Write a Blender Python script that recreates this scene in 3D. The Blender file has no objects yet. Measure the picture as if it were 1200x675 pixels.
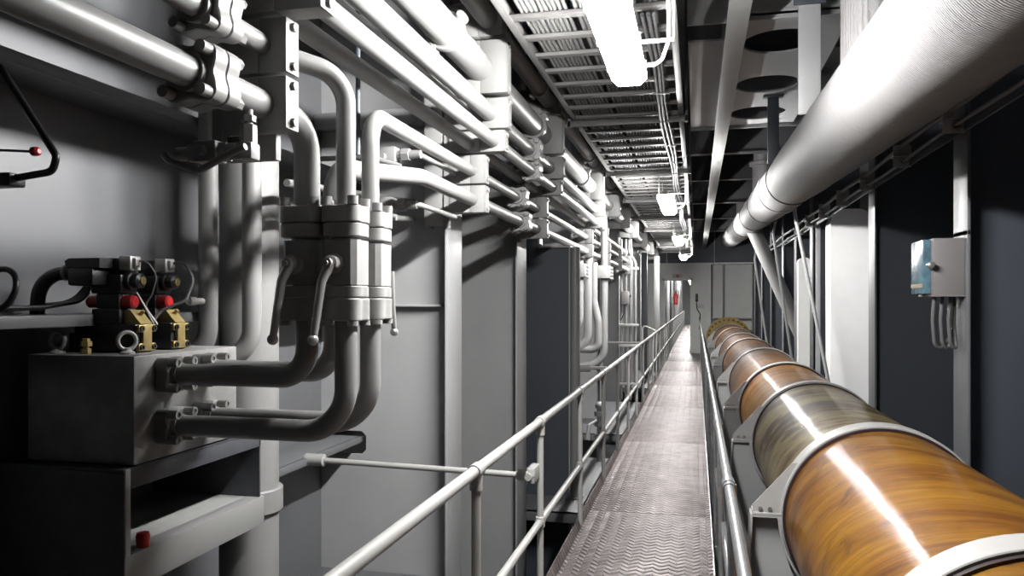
import bpy, bmesh, math, random
from mathutils import Vector, Matrix
random.seed(7)
PI = math.pi
C = bpy.context.scene.collection
H = 1.65                      # eye height above the walkway deck
WL = {}                       # world position of every object's origin


def V(x, y, z):               # z measured from eye level
    return Vector((x, y, z + H))


# ------------------------------------------------------------------ materials
def nt(name):
    m = bpy.data.materials.new(name)
    m.use_nodes = True
    n = m.node_tree
    return m, n, n.nodes['Principled BSDF']


ALB = .55                     # film-like depth: paints kept dark, lamps strong


def mat(name, col, rough=0.45, metal=0.0, var=0.08, scale=6.0, bump=0.02, bscale=60.0, coat=0.0):
    col = [c * ALB for c in col]
    m, n, b = nt(name)
    tc = n.nodes.new('ShaderNodeTexCoord')
    no = n.nodes.new('ShaderNodeTexNoise')
    no.inputs['Scale'].default_value = scale
    no.inputs['Detail'].default_value = 5
    n.links.new(tc.outputs['Object'], no.inputs['Vector'])
    rp = n.nodes.new('ShaderNodeValToRGB')
    rp.color_ramp.elements[0].position = 0.3
    rp.color_ramp.elements[1].position = 0.7
    rp.color_ramp.elements[0].color = [c * (1 - var) for c in col] + [1]
    rp.color_ramp.elements[1].color = [min(1, c * (1 + var)) for c in col] + [1]
    n.links.new(no.outputs['Fac'], rp.inputs['Fac'])
    n.links.new(rp.outputs['Color'], b.inputs['Base Color'])
    b.inputs['Roughness'].default_value = rough
    b.inputs['Metallic'].default_value = metal
    b.inputs['Coat Weight'].default_value = coat
    if bump:
        n2 = n.nodes.new('ShaderNodeTexNoise')
        n2.inputs['Scale'].default_value = bscale
        n2.inputs['Detail'].default_value = 3
        n.links.new(tc.outputs['Object'], n2.inputs['Vector'])
        bp = n.nodes.new('ShaderNodeBump')
        bp.inputs['Strength'].default_value = 0.25
        bp.inputs['Distance'].default_value = bump
        n.links.new(n2.outputs['Fac'], bp.inputs['Height'])
        n.links.new(bp.outputs['Normal'], b.inputs['Normal'])
    return m


M = {}
M['hull'] = mat('hull_paint', (.60, .61, .615), .42, bump=.004, bscale=14, var=.05, scale=2.5)
M['bulkhead'] = mat('bulkhead_paint', (1.0, 1.02, .98), .45, bump=.004, bscale=14, var=.04, scale=2.5)
M['hull_mid'] = mat('hull_paint_half_shaded', (.22, .226, .238), .45, bump=.004, bscale=14, var=.05, scale=2.5)  # hull grey darkened part way, shade put into the colour
M['hull_dark'] = mat('hull_paint_shaded', (.10, .115, .142), .5, bump=.004, bscale=14, var=.06, scale=2.5)  # hull grey with shade put into the colour; also used for dark fittings
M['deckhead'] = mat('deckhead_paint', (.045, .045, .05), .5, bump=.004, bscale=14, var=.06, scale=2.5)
M['pipe'] = mat('pipe_paint', (.37, .37, .366), .42, bump=.0015, bscale=45, var=.04)
M['pipe_far'] = M['pipe']
M['block'] = mat('clamp_plastic', (.40, .40, .392), .5, bump=.002, bscale=120, var=.04)
M['bolt'] = mat('plated_bolt', (.5, .5, .48), .35, metal=.6, bump=0)
M['valve'] = mat('valve_paint', (.46, .46, .45), .36, bump=.002, bscale=70, var=.07, scale=20)
M['chrome'] = mat('lever_metal', (.75, .74, .72), .3, metal=.45, bump=.002, bscale=90)
M['rail'] = mat('rail_paint', (.55, .55, .53), .38, bump=.0015, bscale=50, var=.05)
M['galv'] = mat('galvanised_steel', (.55, .56, .57), .36, metal=.75, bump=.002, bscale=40, var=.15, scale=25)
M['tray'] = mat('tray_steel', (.27, .265, .26), .42, metal=.25, bump=.001, bscale=60, var=.07)
M['cable_a'] = mat('grey_cable', (.19, .19, .188), .5, bump=0, var=.05)
M['cable_b'] = mat('dark_cable', (.05, .05, .055), .5, bump=0, var=.05)
M['blockdark'] = mat('manifold_steel', (.36, .36, .355), .4, metal=.2, bump=.003, bscale=80, var=.15, scale=18)
M['cabinet'] = mat('cabinet_steel', (.10, .105, .12), .4, bump=.002, bscale=60, var=.2, scale=14)
M['black'] = mat('black_body', (.016, .017, .02), .4, bump=.002, bscale=90, var=.2)
M['brass'] = mat('yellow_passivated_zinc', (.55, .42, .17), .38, metal=.55, bump=.002, bscale=90, var=.15, scale=30)
M['red'] = mat('red_plastic', (.62, .02, .025), .35, bump=0)
M['liner'] = mat('rubber_liner', (.035, .016, .02), .5, bump=0)
M['clampgrey'] = mat('saddle_paint', (.58, .575, .56), .45, bump=.003, bscale=40, var=.06)
M['bronze'] = mat('bolt_bronze', (.22, .14, .03), .45, bump=0)
M['yellow'] = mat('flange_yellow', (.62, .42, .10), .45, bump=.003, bscale=40, var=.15, scale=12)
M['box'] = mat('box_enamel', (.36, .34, .34), .4, bump=0, var=.05)
M['blue'] = mat('blue_label', (.16, .30, .38), .25, bump=.004, bscale=30, var=.35, scale=14)
M['tan'] = mat('tan_tape', (.5, .35, .16), .5, bump=0)
M['duct'] = mat('duct_enamel', (1.7, 1.7, 1.68), .4, bump=.003, bscale=12, var=.02)
M['white'] = mat('white_enamel', (.78, .78, .76), .4, bump=.002, bscale=30, var=.04)
M['ground'] = mat('bilge_paint', (.10, .105, .115), .5, bump=.004, bscale=14, var=.1, scale=2)


def lamp_mats():
    m, n, b = nt('lamp_tube')
    b.inputs['Base Color'].default_value = (.9, .9, .88, 1)
    b.inputs['Emission Color'].default_value = (1, .985, .968, 1)
    b.inputs['Emission Strength'].default_value = TUBE
    # clear ribbed cover: lets the tube shine through, glows a little itself
    m2, n, b = nt('lamp_cover')
    out = n.nodes['Material Output']
    n.nodes.remove(b)
    tr = n.nodes.new('ShaderNodeBsdfTransparent')
    em = n.nodes.new('ShaderNodeEmission')
    em.inputs['Color'].default_value = (1, .985, .968, 1)
    em.inputs['Strength'].default_value = 16
    mx = n.nodes.new('ShaderNodeMixShader')
    mx.inputs[0].default_value = .7
    n.links.new(tr.outputs[0], mx.inputs[1])
    n.links.new(em.outputs[0], mx.inputs[2])
    n.links.new(mx.outputs[0], out.inputs['Surface'])
    return m, m2


TUBE = 1650
M['tubelight'], M['lamp'] = lamp_mats()


def insul_mat():
    m, n, b = nt('lagging_cloth')
    tc = n.nodes.new('ShaderNodeTexCoord')
    b.inputs['Base Color'].default_value = (.17, .166, .167, 1)
    b.inputs['Roughness'].default_value = .62
    wv = n.nodes.new('ShaderNodeTexWave')            # cloth weave
    wv.bands_direction = 'Y'
    wv.inputs['Scale'].default_value = 26
    wv.inputs['Distortion'].default_value = 2.5
    wv.inputs['Detail'].default_value = 2
    n.links.new(tc.outputs['Object'], wv.inputs['Vector'])
    mp = n.nodes.new('ShaderNodeMapping')
    mp.inputs['Scale'].default_value = (2.2, 12, 2.2)
    n.links.new(tc.outputs['Object'], mp.inputs['Vector'])
    no = n.nodes.new('ShaderNodeTexNoise')           # pulled wrinkles
    no.inputs['Scale'].default_value = 2.2
    no.inputs['Detail'].default_value = 6
    no.inputs['Roughness'].default_value = .65
    n.links.new(mp.outputs['Vector'], no.inputs['Vector'])
    b1 = n.nodes.new('ShaderNodeBump')
    b1.inputs['Strength'].default_value = .6
    b1.inputs['Distance'].default_value = .006
    n.links.new(wv.outputs['Fac'], b1.inputs['Height'])
    b2 = n.nodes.new('ShaderNodeBump')
    b2.inputs['Strength'].default_value = .6
    b2.inputs['Distance'].default_value = .02
    n.links.new(no.outputs['Fac'], b2.inputs['Height'])
    n.links.new(b1.outputs['Normal'], b2.inputs['Normal'])
    n.links.new(b2.outputs['Normal'], b.inputs['Normal'])
    return m


M['lagging'] = insul_mat()


def grp_mat(name, stops, seed, coat=.3):
    """Amber filament-wound pipe under a glossy resin coat."""
    m, n, b = nt(name)
    L = n.links.new
    tc = n.nodes.new('ShaderNodeTexCoord')
    sp = n.nodes.new('ShaderNodeSeparateXYZ')
    L(tc.outputs['Object'], sp.inputs[0])

    def math_(op, a, c=None):
        q = n.nodes.new('ShaderNodeMath')
        q.operation = op
        for i, v in enumerate((a, c)):
            if v is None:
                continue
            if isinstance(v, (int, float)):
                q.inputs[i].default_value = v
            else:
                L(v, q.inputs[i])
        return q.outputs[0]
    ang = math_('ARCTAN2', sp.outputs[0], sp.outputs[2])

    def noise(su, sv, twist, w, det, rough, dist=.5):
        tw = math_('ADD', sp.outputs[1], math_('MULTIPLY', ang, twist))       # winding angle
        cb = n.nodes.new('ShaderNodeCombineXYZ')
        L(math_('MULTIPLY', sp.outputs[0], su), cb.inputs[0])
        L(math_('MULTIPLY', tw, sv), cb.inputs[1])
        L(math_('MULTIPLY', sp.outputs[2], su), cb.inputs[2])
        q = n.nodes.new('ShaderNodeTexNoise')
        q.noise_dimensions = '4D'
        q.inputs['W'].default_value = w
        q.inputs['Scale'].default_value = 1
        q.inputs['Detail'].default_value = det
        q.inputs['Roughness'].default_value = rough
        q.inputs['Distortion'].default_value = dist
        L(cb.outputs[0], q.inputs['Vector'])
        return q

    def ramp(src, stops_):
        q = n.nodes.new('ShaderNodeValToRGB')
        q.color_ramp.elements.remove(q.color_ramp.elements[0])
        for i, (p, c) in enumerate(stops_):
            e = q.color_ramp.elements[0] if i == 0 else q.color_ramp.elements.new(p)
            e.position = p
            e.color = (*c, 1)
        L(src, q.inputs['Fac'])
        return q

    def mult(a_, b_, f):
        q = n.nodes.new('ShaderNodeMix')
        q.data_type = 'RGBA'
        q.blend_type = 'MULTIPLY'
        q.inputs['Factor'].default_value = f
        L(a_, q.inputs['A'])
        L(b_, q.inputs['B'])
        return q.outputs['Result']
    n1 = noise(1.5, 4.0, .30, seed, 7, .6, .9)          # resin tone, in winding streaks
    n3 = noise(2.2, 34, .34, seed + 4, 6, .72)          # fine fibres
    n4 = noise(2.0, 3.2, -.12, seed + 9, 4, .55, 1.2)   # burnt patches
    base = ramp(n1.outputs['Fac'], [(p, [q * ALB * GAIN for q in c]) for p, c in stops])
    fib = ramp(n3.outputs['Fac'], [(.36, (.50, .42, .36)), (.60, (1.1, 1.08, 1.0))])
    pat = ramp(n4.outputs['Fac'], [(.30, (.22, .13, .09)), (.40, (1, 1, 1))])
    L(mult(mult(base.outputs['Color'], fib.outputs['Color'], .75), pat.outputs['Color'], .8), b.inputs['Base Color'])
    b.inputs['Roughness'].default_value = .55
    b.inputs['Coat Weight'].default_value = coat
    b.inputs['Coat Roughness'].default_value = .04
    b.inputs['Specular IOR Level'].default_value = .12
    bp = n.nodes.new('ShaderNodeBump')
    bp.inputs['Strength'].default_value = .4
    bp.inputs['Distance'].default_value = .004
    L(n3.outputs['Fac'], bp.inputs['Height'])
    L(bp.outputs['Normal'], b.inputs['Normal'])
    L(bp.outputs['Normal'], b.inputs['Coat Normal'])
    return m


GAIN = .52
AMBER = [(.28, (.13, .04, .006)), (.40, (.34, .115, .010)), (.5, (.52, .22, .014)), (.62, (.66, .32, .022)), (.75, (.46, .18, .014))]
BROWN = [(.28, (.09, .035, .012)), (.40, (.20, .085, .03)), (.52, (.38, .17, .05)), (.64, (.48, .24, .07)), (.76, (.26, .11, .035))]
OLIVE = [(.36, (.08, .042, .018)), (.46, (.19, .11, .045)), (.51, (.46, .36, .16)), (.60, (.62, .52, .24)), (.72, (.42, .33, .17))]
M['amber'] = grp_mat('amber_resin_winding', AMBER, 1.3)
M['amber2'] = grp_mat('amber_resin_winding_light', AMBER, 5.1)
M['olive'] = grp_mat('olive_resin_winding', OLIVE, 2.2)
M['brown'] = grp_mat('brown_resin_winding', BROWN, 3.7)
M['brown2'] = grp_mat('brown_resin_winding_light', BROWN, 8.2)


def tread_mat():
    """Steel tread plate with raised chevrons in lengthwise columns."""
    m, n, b = nt('chevron_tread_plate')
    L = n.links.new
    tc = n.nodes.new('ShaderNodeTexCoord')
    sp = n.nodes.new('ShaderNodeSeparateXYZ')
    L(tc.outputs['Object'], sp.inputs[0])

    def math_(op, a, c=None):
        q = n.nodes.new('ShaderNodeMath')
        q.operation = op
        for i, v in enumerate((a, c)):
            if v is None:
                continue
            if isinstance(v, (int, float)):
                q.inputs[i].default_value = v
            else:
                L(v, q.inputs[i])
        return q.outputs[0]
    u = math_('PINGPONG', math_('MULTIPLY', sp.outputs[0], 1 / .048), 1)        # 0..1 zigzag across
    v = math_('FRACT', math_('ADD', math_('MULTIPLY', sp.outputs[1], 1 / .066), math_('MULTIPLY', u, .72)))
    bar = math_('SUBTRACT', 1, math_('MULTIPLY', math_('ABSOLUTE', math_('SUBTRACT', v, .5)), 3.2))
    edge = math_('SUBTRACT', 1, math_('POWER', math_('ABSOLUTE', math_('SUBTRACT', math_('MULTIPLY', u, 2), 1)), 6))
    h = math_('MULTIPLY', math_('MAXIMUM', bar, 0), edge)
    bp = n.nodes.new('ShaderNodeBump')
    bp.inputs['Strength'].default_value = 1
    bp.inputs['Distance'].default_value = .008
    L(h, bp.inputs['Height'])
    L(bp.outputs['Normal'], b.inputs['Normal'])
    no = n.nodes.new('ShaderNodeTexNoise')
    no.inputs['Scale'].default_value = 7
    no.inputs['Detail'].default_value = 8
    L(tc.outputs['Object'], no.inputs['Vector'])
    rp = n.nodes.new('ShaderNodeValToRGB')
    rp.color_ramp.elements[0].position = .3
    rp.color_ramp.elements[0].color = (.105, .086, .084, 1)
    rp.color_ramp.elements[1].position = .65
    rp.color_ramp.elements[1].color = (.20, .172, .169, 1)
    L(no.outputs['Fac'], rp.inputs['Fac'])
    L(rp.outputs['Color'], b.inputs['Base Color'])
    b.inputs['Metallic'].default_value = .45
    b.inputs['Roughness'].default_value = .46
    return m


M['tread'] = tread_mat()


# ------------------------------------------------------------------ mesh tools
def BM():
    return bmesh.new()


def box(bm, lo, hi, bev=0.0):
    x0, y0, z0 = [min(a, b) for a, b in zip(lo, hi)]
    x1, y1, z1 = [max(a, b) for a, b in zip(lo, hi)]
    vs = [bm.verts.new(p) for p in ((x0, y0, z0), (x1, y0, z0), (x1, y1, z0), (x0, y1, z0),
                                    (x0, y0, z1), (x1, y0, z1), (x1, y1, z1), (x0, y1, z1))]
    fs = [bm.faces.new([vs[i] for i in q]) for q in ((3, 2, 1, 0), (4, 5, 6, 7), (0, 1, 5, 4), (1, 2, 6, 5), (2, 3, 7, 6), (3, 0, 4, 7))]
    if bev:
        es = list({e for f in fs for e in f.edges})
        bmesh.ops.bevel(bm, geom=es, offset=bev, segments=2, affect='EDGES', profile=.5)
    return bm


def frame_of(d):
    d = d.normalized()
    a = Vector((0, 0, 1)) if abs(d.z) < .9 else Vector((1, 0, 0))
    u = d.cross(a).normalized()
    return u, d.cross(u).normalized()


def cyl(bm, p0, p1, r0, r1=None, n=24, caps=True, ph=0.0):
    p0, p1 = Vector(p0), Vector(p1)
    r1 = r0 if r1 is None else r1
    u, w = frame_of(p1 - p0)
    ra, rb = [], []
    for i in range(n):
        a = 2 * PI * i / n + ph
        o = u * math.cos(a) + w * math.sin(a)
        ra.append(bm.verts.new(p0 + o * r0))
        rb.append(bm.verts.new(p1 + o * r1))
    for i in range(n):
        j = (i + 1) % n
        bm.faces.new((ra[i], ra[j], rb[j], rb[i]))
    if caps:
        bm.faces.new(ra[::-1])
        bm.faces.new(rb)
    return bm


def lathe(bm, p0, axis, prof, n=32, closed=True):
    """prof: (distance along axis, radius) pairs."""
    p0, ax = Vector(p0), Vector(axis).normalized()
    u, w = frame_of(ax)
    rings = []
    for t, r in prof:
        rings.append([bm.verts.new(p0 + ax * t + (u * math.cos(2 * PI * i / n) + w * math.sin(2 * PI * i / n)) * max(r, 1e-4)) for i in range(n)])
    for a, b in zip(rings, rings[1:]):
        for i in range(n):
            j = (i + 1) % n
            bm.faces.new((a[i], a[j], b[j], b[i]))
    if closed:
        bm.faces.new(rings[0][::-1])
        bm.faces.new(rings[-1])
    return bm


def band(bm, c, axis, ri, ro, t, n=48, ch=.0):
    """Ring of rectangular section centred on c."""
    c, ax = Vector(c), Vector(axis).normalized()
    u, w = frame_of(ax)
    prof = [(-t / 2, ri), (-t / 2, ro - ch), (-t / 2 + ch, ro), (t / 2 - ch, ro), (t / 2, ro - ch), (t / 2, ri)] if ch else \
           [(-t / 2, ri), (-t / 2, ro), (t / 2, ro), (t / 2, ri)]
    rings = [[bm.verts.new(c + ax * q + (u * math.cos(2 * PI * i / n) + w * math.sin(2 * PI * i / n)) * r) for i in range(n)] for q, r in prof]
    k = len(rings)
    for a in range(k):
        b = (a + 1) % k
        for i in range(n):
            j = (i + 1) % n
            bm.faces.new((rings[a][i], rings[a][j], rings[b][j], rings[b][i]))
    return bm


def lobed(bm, c, axis, r0, t, k=.16, n=48, ri=0, ch=.004):
    """Four-eared flange plate, ears on the diagonals, from c along axis by t."""
    c, ax = Vector(c), Vector(axis).normalized()
    u, w = frame_of(ax)
    rings = []
    for q, s in ((0, .94), (ch, 1), (t - ch, 1), (t, .94)):
        ring = []
        for i in range(n):
            a = 2 * PI * i / n
            r = r0 * s * (1 + k * math.cos(4 * (a - PI / 4)))
            ring.append(bm.verts.new(c + ax * q + (u * math.cos(a) + w * math.sin(a)) * r))
        rings.append(ring)
    for a, b in zip(rings, rings[1:]):
        for i in range(n):
            j = (i + 1) % n
            bm.faces.new((a[i], a[j], b[j], b[i]))
    bm.faces.new(rings[0][::-1])
    bm.faces.new(rings[-1])
    return bm


def ear_points(c, axis, r):
    c, ax = Vector(c), Vector(axis).normalized()
    u, w = frame_of(ax)
    return [c + (u * math.cos(a) + w * math.sin(a)) * r for a in (PI / 4, 3 * PI / 4, 5 * PI / 4, 7 * PI / 4)]


def round_path(pts, r, n=8):
    pts = [Vector(p) for p in pts]
    rs = r if isinstance(r, (list, tuple)) else [r] * (len(pts) - 2)
    out = [pts[0]]
    for i in range(1, len(pts) - 1):
        a, b, c = pts[i - 1], pts[i], pts[i + 1]
        d0, d1 = (a - b), (c - b)
        l0, l1 = d0.length, d1.length
        d0.normalize(); d1.normalize()
        ang = d0.angle(d1)
        if PI - ang < .02:
            out.append(b)
            continue
        cut = min(rs[i - 1] / math.tan(ang / 2), l0 * .49, l1 * .49)
        p, q = b + d0 * cut, b + d1 * cut
        rr = cut * math.tan(ang / 2)
        cen = b + (d0 + d1).normalized() * (rr / math.sin(ang / 2))
        v0, v1 = p - cen, q - cen
        th = v0.angle(v1)
        for k in range(n + 1):
            t = k / n
            out.append(cen + (v0 * math.sin((1 - t) * th) + v1 * math.sin(t * th)) / math.sin(th))
    out.append(pts[-1])
    return out


def tube(bm, pts, r, n=20, bend=0, caps=True, bn=10):
    pts = round_path(pts, bend, bn) if bend else [Vector(p) for p in pts]
    q = [pts[0]]
    for p in pts[1:]:
        if (p - q[-1]).length > 1e-5:
            q.append(p)
    pts = q
    m = len(pts)
    tan = [(pts[min(i + 1, m - 1)] - pts[max(i - 1, 0)]).normalized() for i in range(m)]
    u, _ = frame_of(tan[0])
    prev = None
    for i in range(m):
        u = (u - tan[i] * u.dot(tan[i])).normalized()
        w = tan[i].cross(u)
        rr = r[i] if isinstance(r, (list, tuple)) else r
        ring = [bm.verts.new(pts[i] + (u * math.cos(2 * PI * k / n) + w * math.sin(2 * PI * k / n)) * rr) for k in range(n)]
        if prev:
            for k in range(n):
                j = (k + 1) % n
                bm.faces.new((prev[k], prev[j], ring[j], ring[k]))
        elif caps:
            bm.faces.new(ring[::-1])
        prev = ring
    if caps:
        bm.faces.new(prev)
    return bm


def prism(bm, poly, axis, a, b):
    """Closed outline extruded along 'X', 'Y' or 'Z' from a to b (poly in the two other axes, in order)."""
    def P(p, t):
        return {'X': (t, p[0], p[1]), 'Y': (p[0], t, p[1]), 'Z': (p[0], p[1], t)}[axis]
    f0 = [bm.verts.new(P(p, a)) for p in poly]
    f1 = [bm.verts.new(P(p, b)) for p in poly]
    n = len(poly)
    bm.faces.new(f0)
    bm.faces.new(f1[::-1])
    for i in range(n):
        j = (i + 1) % n
        bm.faces.new((f0[j], f0[i], f1[i], f1[j]))
    return bm


def ball(bm, c, r, n=16):
    return lathe(bm, Vector(c) - Vector((0, 0, r)), (0, 0, 1), [(r - r * math.cos(PI * i / 10), r * math.sin(PI * i / 10)) for i in range(11)], n)


def obj(name, bm, m, parent=None, loc=None, sharp=35):
    bmesh.ops.recalc_face_normals(bm, faces=bm.faces)
    if parent is not None:
        base = WL[parent.name]
    elif loc is not None:
        base = Vector(loc)
    else:
        xs = [v.co for v in bm.verts]
        lo = [min(c[i] for c in xs) for i in range(3)]
        hi = [max(c[i] for c in xs) for i in range(3)]
        base = Vector(((lo[0] + hi[0]) / 2, (lo[1] + hi[1]) / 2, lo[2]))
    bmesh.ops.translate(bm, vec=-base, verts=bm.verts)
    me = bpy.data.meshes.new(name)
    bm.to_mesh(me)
    bm.free()
    me.materials.append(M[m] if isinstance(m, str) else m)
    for p in me.polygons:
        p.use_smooth = True
    me.set_sharp_from_angle(angle=math.radians(sharp))
    o = bpy.data.objects.new(name, me)
    C.objects.link(o)
    if parent is not None:
        o.parent = parent
    else:
        o.location = base
    WL[o.name] = base.copy()
    return o


def thing(name, label, cat, loc, group=None):
    o = bpy.data.objects.new(name, None)
    o.empty_display_size = .1
    C.objects.link(o)
    o.location = loc
    WL[o.name] = Vector(loc)
    return tag(o, label, cat, group)


def tag(o, label, cat, group=None):
    o['label'] = label
    o['category'] = cat
    if group:
        o['group'] = group
    return o


def struct(name, bm, m, parent=None):
    o = obj(name, bm, m, parent)
    if parent is None:
        o['kind'] = 'structure'
    return o


def dup(root, loc, label, group=None):
    def cp(o, par):
        c = o.copy()
        C.objects.link(c)
        if par is not None:
            c.parent = par
        for ch in [q for q in KIDS[o.name]]:
            cp(ch, c)
        return c
    KIDS = {}
    for o in C.objects:
        KIDS.setdefault(o.name, [])
        if o.parent is not None:
            KIDS.setdefault(o.parent.name, []).append(o)
    r = cp(root, None)
    r.location = loc
    r['label'] = label
    if group:
        r['group'] = group
    return r


ORD = ['nearest', 'second', 'third', 'fourth', 'fifth', 'sixth', 'seventh', 'eighth', 'ninth', 'tenth', 'eleventh', 'twelfth']

# ------------------------------------------------------------------ the room
FLOOR = -2.85
CEIL = 2.66
XL, XR = -2.42, 2.35
Y0, YB, Y1 = -4.0, 25.5, 60.0

struct('floor', box(BM(), V(XL - .1, Y0, FLOOR - .1), V(XR + .1, Y1, FLOOR)), 'ground')
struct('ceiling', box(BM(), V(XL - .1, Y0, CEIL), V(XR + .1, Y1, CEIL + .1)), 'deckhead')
struct('wall_left', box(BM(), V(XL - .1, Y0, FLOOR), V(XL, Y1, CEIL)), 'hull_mid')  # shadow of the pipe rack averaged into the wall colour
struct('wall_right', box(BM(), V(XR, Y0, FLOOR), V(XR + .1, Y1, CEIL)), 'hull_dark')  # starboard shade painted into the wall colour
struct('wall_front', box(BM(), V(XL, Y0 - .1, FLOOR), V(XR, Y0, CEIL)), 'hull')
struct('wall_end', box(BM(), V(XL, Y1, FLOOR), V(XR, Y1 + .1, CEIL)), 'hull')

# bulkhead with the doorway
DX0, DX1, DZ0, DZ1 = -.99, -.19, -1.62, .67
bm = BM()
box(bm, V(XL, YB, FLOOR), V(DX0, YB + .03, 1.2))
box(bm, V(DX1, YB, FLOOR), V(XR, YB + .03, 1.2))
box(bm, V(DX0, YB, DZ1), V(DX1, YB + .03, 1.2))
box(bm, V(DX0, YB, FLOOR), V(DX1, YB + .03, DZ0 - .09))
struct('wall_back', bm, 'bulkhead')
struct('wall_back_upper', box(BM(), V(XL, YB, 1.2), V(XR, YB + .03, CEIL)), 'hull_dark')  # upper part of the same bulkhead, its shade painted in
# raised door plate standing proud of the bulkhead, its casing and stiffeners
bm = BM()
px0, px1, pz1, yp = -1.49, .42, 1.17, YB - .35
for lo, hi in (((px0, FLOOR), (DX0 - .06, pz1)), ((DX1 + .06, FLOOR), (px1, pz1)), ((DX0 - .06, DZ1 + .06), (DX1 + .06, pz1)), ((DX0 - .06, FLOOR), (DX1 + .06, DZ0 - .09))):
    box(bm, V(lo[0], yp, lo[1]), V(hi[0], yp + .02, hi[1]))
box(bm, V(px0 - .02, yp - .03, pz1), V(XR - .6, YB, pz1 + .05))
box(bm, V(px0 - .03, yp - .03, FLOOR), V(px0, YB, pz1))
box(bm, V(px1, yp - .03, FLOOR), V(px1 + .03, YB, pz1))
struct('wall_doorway', bm, 'bulkhead')
bm = BM()
for a, b in (((DX0 - .07, DZ0), (DX0, DZ1 + .07)), ((DX1, DZ0), (DX1 + .07, DZ1 + .07)), ((DX0 - .07, DZ1), (DX1 + .07, DZ1 + .07))):
    box(bm, V(a[0], yp - .09, a[1]), V(b[0], YB + .05, b[1]))
for a, b in (((DX0 - .22, DZ0), (DX0 - .2, DZ1 + .22)), ((DX1 + .62 - .2, DZ0), (DX1 + .64 - .2, DZ1 + .22)), ((DX0 - .22, DZ1 + .2), (DX1 + .44, DZ1 + .22))):
    box(bm, V(a[0], yp - .045, a[1]), V(b[0], yp, b[1]))
struct('door_1', bm, 'bulkhead')
bm = BM()
for x in (.80, 1.7):
    box(bm, V(x, YB - .22, FLOOR), V(x + .03, YB, pz1))
for x in (-.95, .55):
    box(bm, V(x, YB - .16, pz1 + .05), V(x + .03, YB, CEIL))
box(bm, V(px1 + .03, YB - .2, -.56), V(1.7, YB, -.52))
struct('trim_1', bm, 'hull')

# longitudinal stringers on the port plating
STR = (-.9, -.06, .80)
bm = BM()
for z in STR:
    ys_ = 2.94 if z < -.5 else 0.0
    box(bm, V(XL, ys_, z - .012), V(-2.15, YB, z + .012), .003)
    box(bm, V(-2.165, ys_, z - .03), V(-2.14, YB, z + .012), .004)
struct('trim_2', bm, 'hull_mid')


def left_frame(n, y, xf, fw=.3, step=None, floor=FLOOR):
    """Web frame: plate square to the passage, notched for the stringers, with a face flange."""
    poly = [(XL, floor + H)]
    for z in STR:
        a, b = z + H - .10, z + H + .05
        poly += [(XL, a), (-2.13, a), (-2.10, a + .03), (-2.10, b - .03), (-2.13, b), (XL, b)]
    poly += [(XL, CEIL + H)]
    if step:
        poly += [(xf, CEIL + H), (xf, step[1] + H), (step[0], step[1] + H), (step[0], floor + H)]
    else:
        poly += [(xf, CEIL + H), (xf, floor + H)]
    w = struct('trim_%d' % n, prism(BM(), poly, 'Y', y, y + .014), 'hull_dark' if step else 'hull')  # stepped plate carries its shade in the colour
    b = BM()
    if step:
        box(b, V(xf, y - fw / 2, step[1]), V(xf + .018, y + fw / 2, CEIL))
        box(b, V(step[0], y - .05, floor), V(step[0] + .018, y + .05, step[1]))
        box(b, V(xf, y - .05, step[1]), V(step[0] + .018, y + .05, step[1] + .016))
    else:
        box(b, V(xf, y - fw / 2, floor), V(xf + .018, y + fw / 2, CEIL), .004)
    obj('flange', b, 'hull', w)


left_frame(3, 4.66, -1.51)
fr1 = bpy.data.objects['trim_3']
obj('stiffener', box(BM(), V(XL, 4.56, 1.12), V(-1.56, 4.66, 1.22), .003), 'hull', fr1)
obj('stiffener', box(BM(), V(XL, 4.60, -.035), V(-1.56, 4.66, -.02), .002), 'hull', fr1)
left_frame(4, 6.5, -1.49, .36)
left_frame(5, 7.4, -1.50, .14, step=(-1.20, .52))
pst = thing('corner_post', 'pale round post on the ledge, under the lowest rack pipe beside the dark plate', 'post', V(-1.14, 7.36, -1.9))
obj('shaft', cyl(BM(), V(-1.14, 7.36, -1.9), V(-1.14, 7.36, .52), .048, n=24), 'pipe', pst)
obj('foot', box(BM(), V(-1.22, 7.28, -1.9), V(-1.06, 7.44, -1.885), .003), 'pipe', pst)
for i, y in enumerate((9.8, 12.4, 15.4, 18.4, 21.4, 24.2)):
    left_frame(6 + i, y, -1.50)


def right_frame(n, y, xf=1.6, fw=.26):
    w = struct('trim_%d' % n, box(BM(), V(xf, y, FLOOR), V(XR, y + .014, CEIL)), 'hull_dark')  # web plate darkened in colour to stand in for shade
    b = box(BM(), V(xf - .018, y - fw / 2, FLOOR), V(xf, y + fw / 2, CEIL), .004)
    obj('flange', b, 'hull_mid', w)  # dimmer light on the flange put into its colour


for i, y in enumerate((2.8, 5.25, 7.72, 11.6, 13.4, 15.3, 17.7, 20.1, 22.5)):
    right_frame(12 + i, y)

# vertical plate stiffeners between frames, starboard
bm = BM()
for y in (6.5, 9.0, 11.5, 14, 16.5, 19, 21.3):
    box(bm, V(XR - .14, y, FLOOR), V(XR, y + .012, CEIL))
struct('trim_21', bm, 'hull')

# side platforms that carry the machinery bays, port
for i, (a, b, xe, z) in enumerate(((1.6, 4.66, -1.49, -1.76), (6.85, 9.3, -1.02, -1.9), (11.0, 14.6, -1.02, -1.9), (17, 23, -1.02, -1.9))):
    bm = BM()
    box(bm, V(XL, a, z - .02), V(xe, b, z), .003)
    box(bm, V(XL, a, z - .10), V(xe, a + .016, z), .003)
    box(bm, V(xe - .016, a, z - .10), V(xe, b, z), .003)
    struct('trim_%d' % (22 + i), bm, 'hull_mid')  # ledge colour lowered to stand in for weaker light

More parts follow.
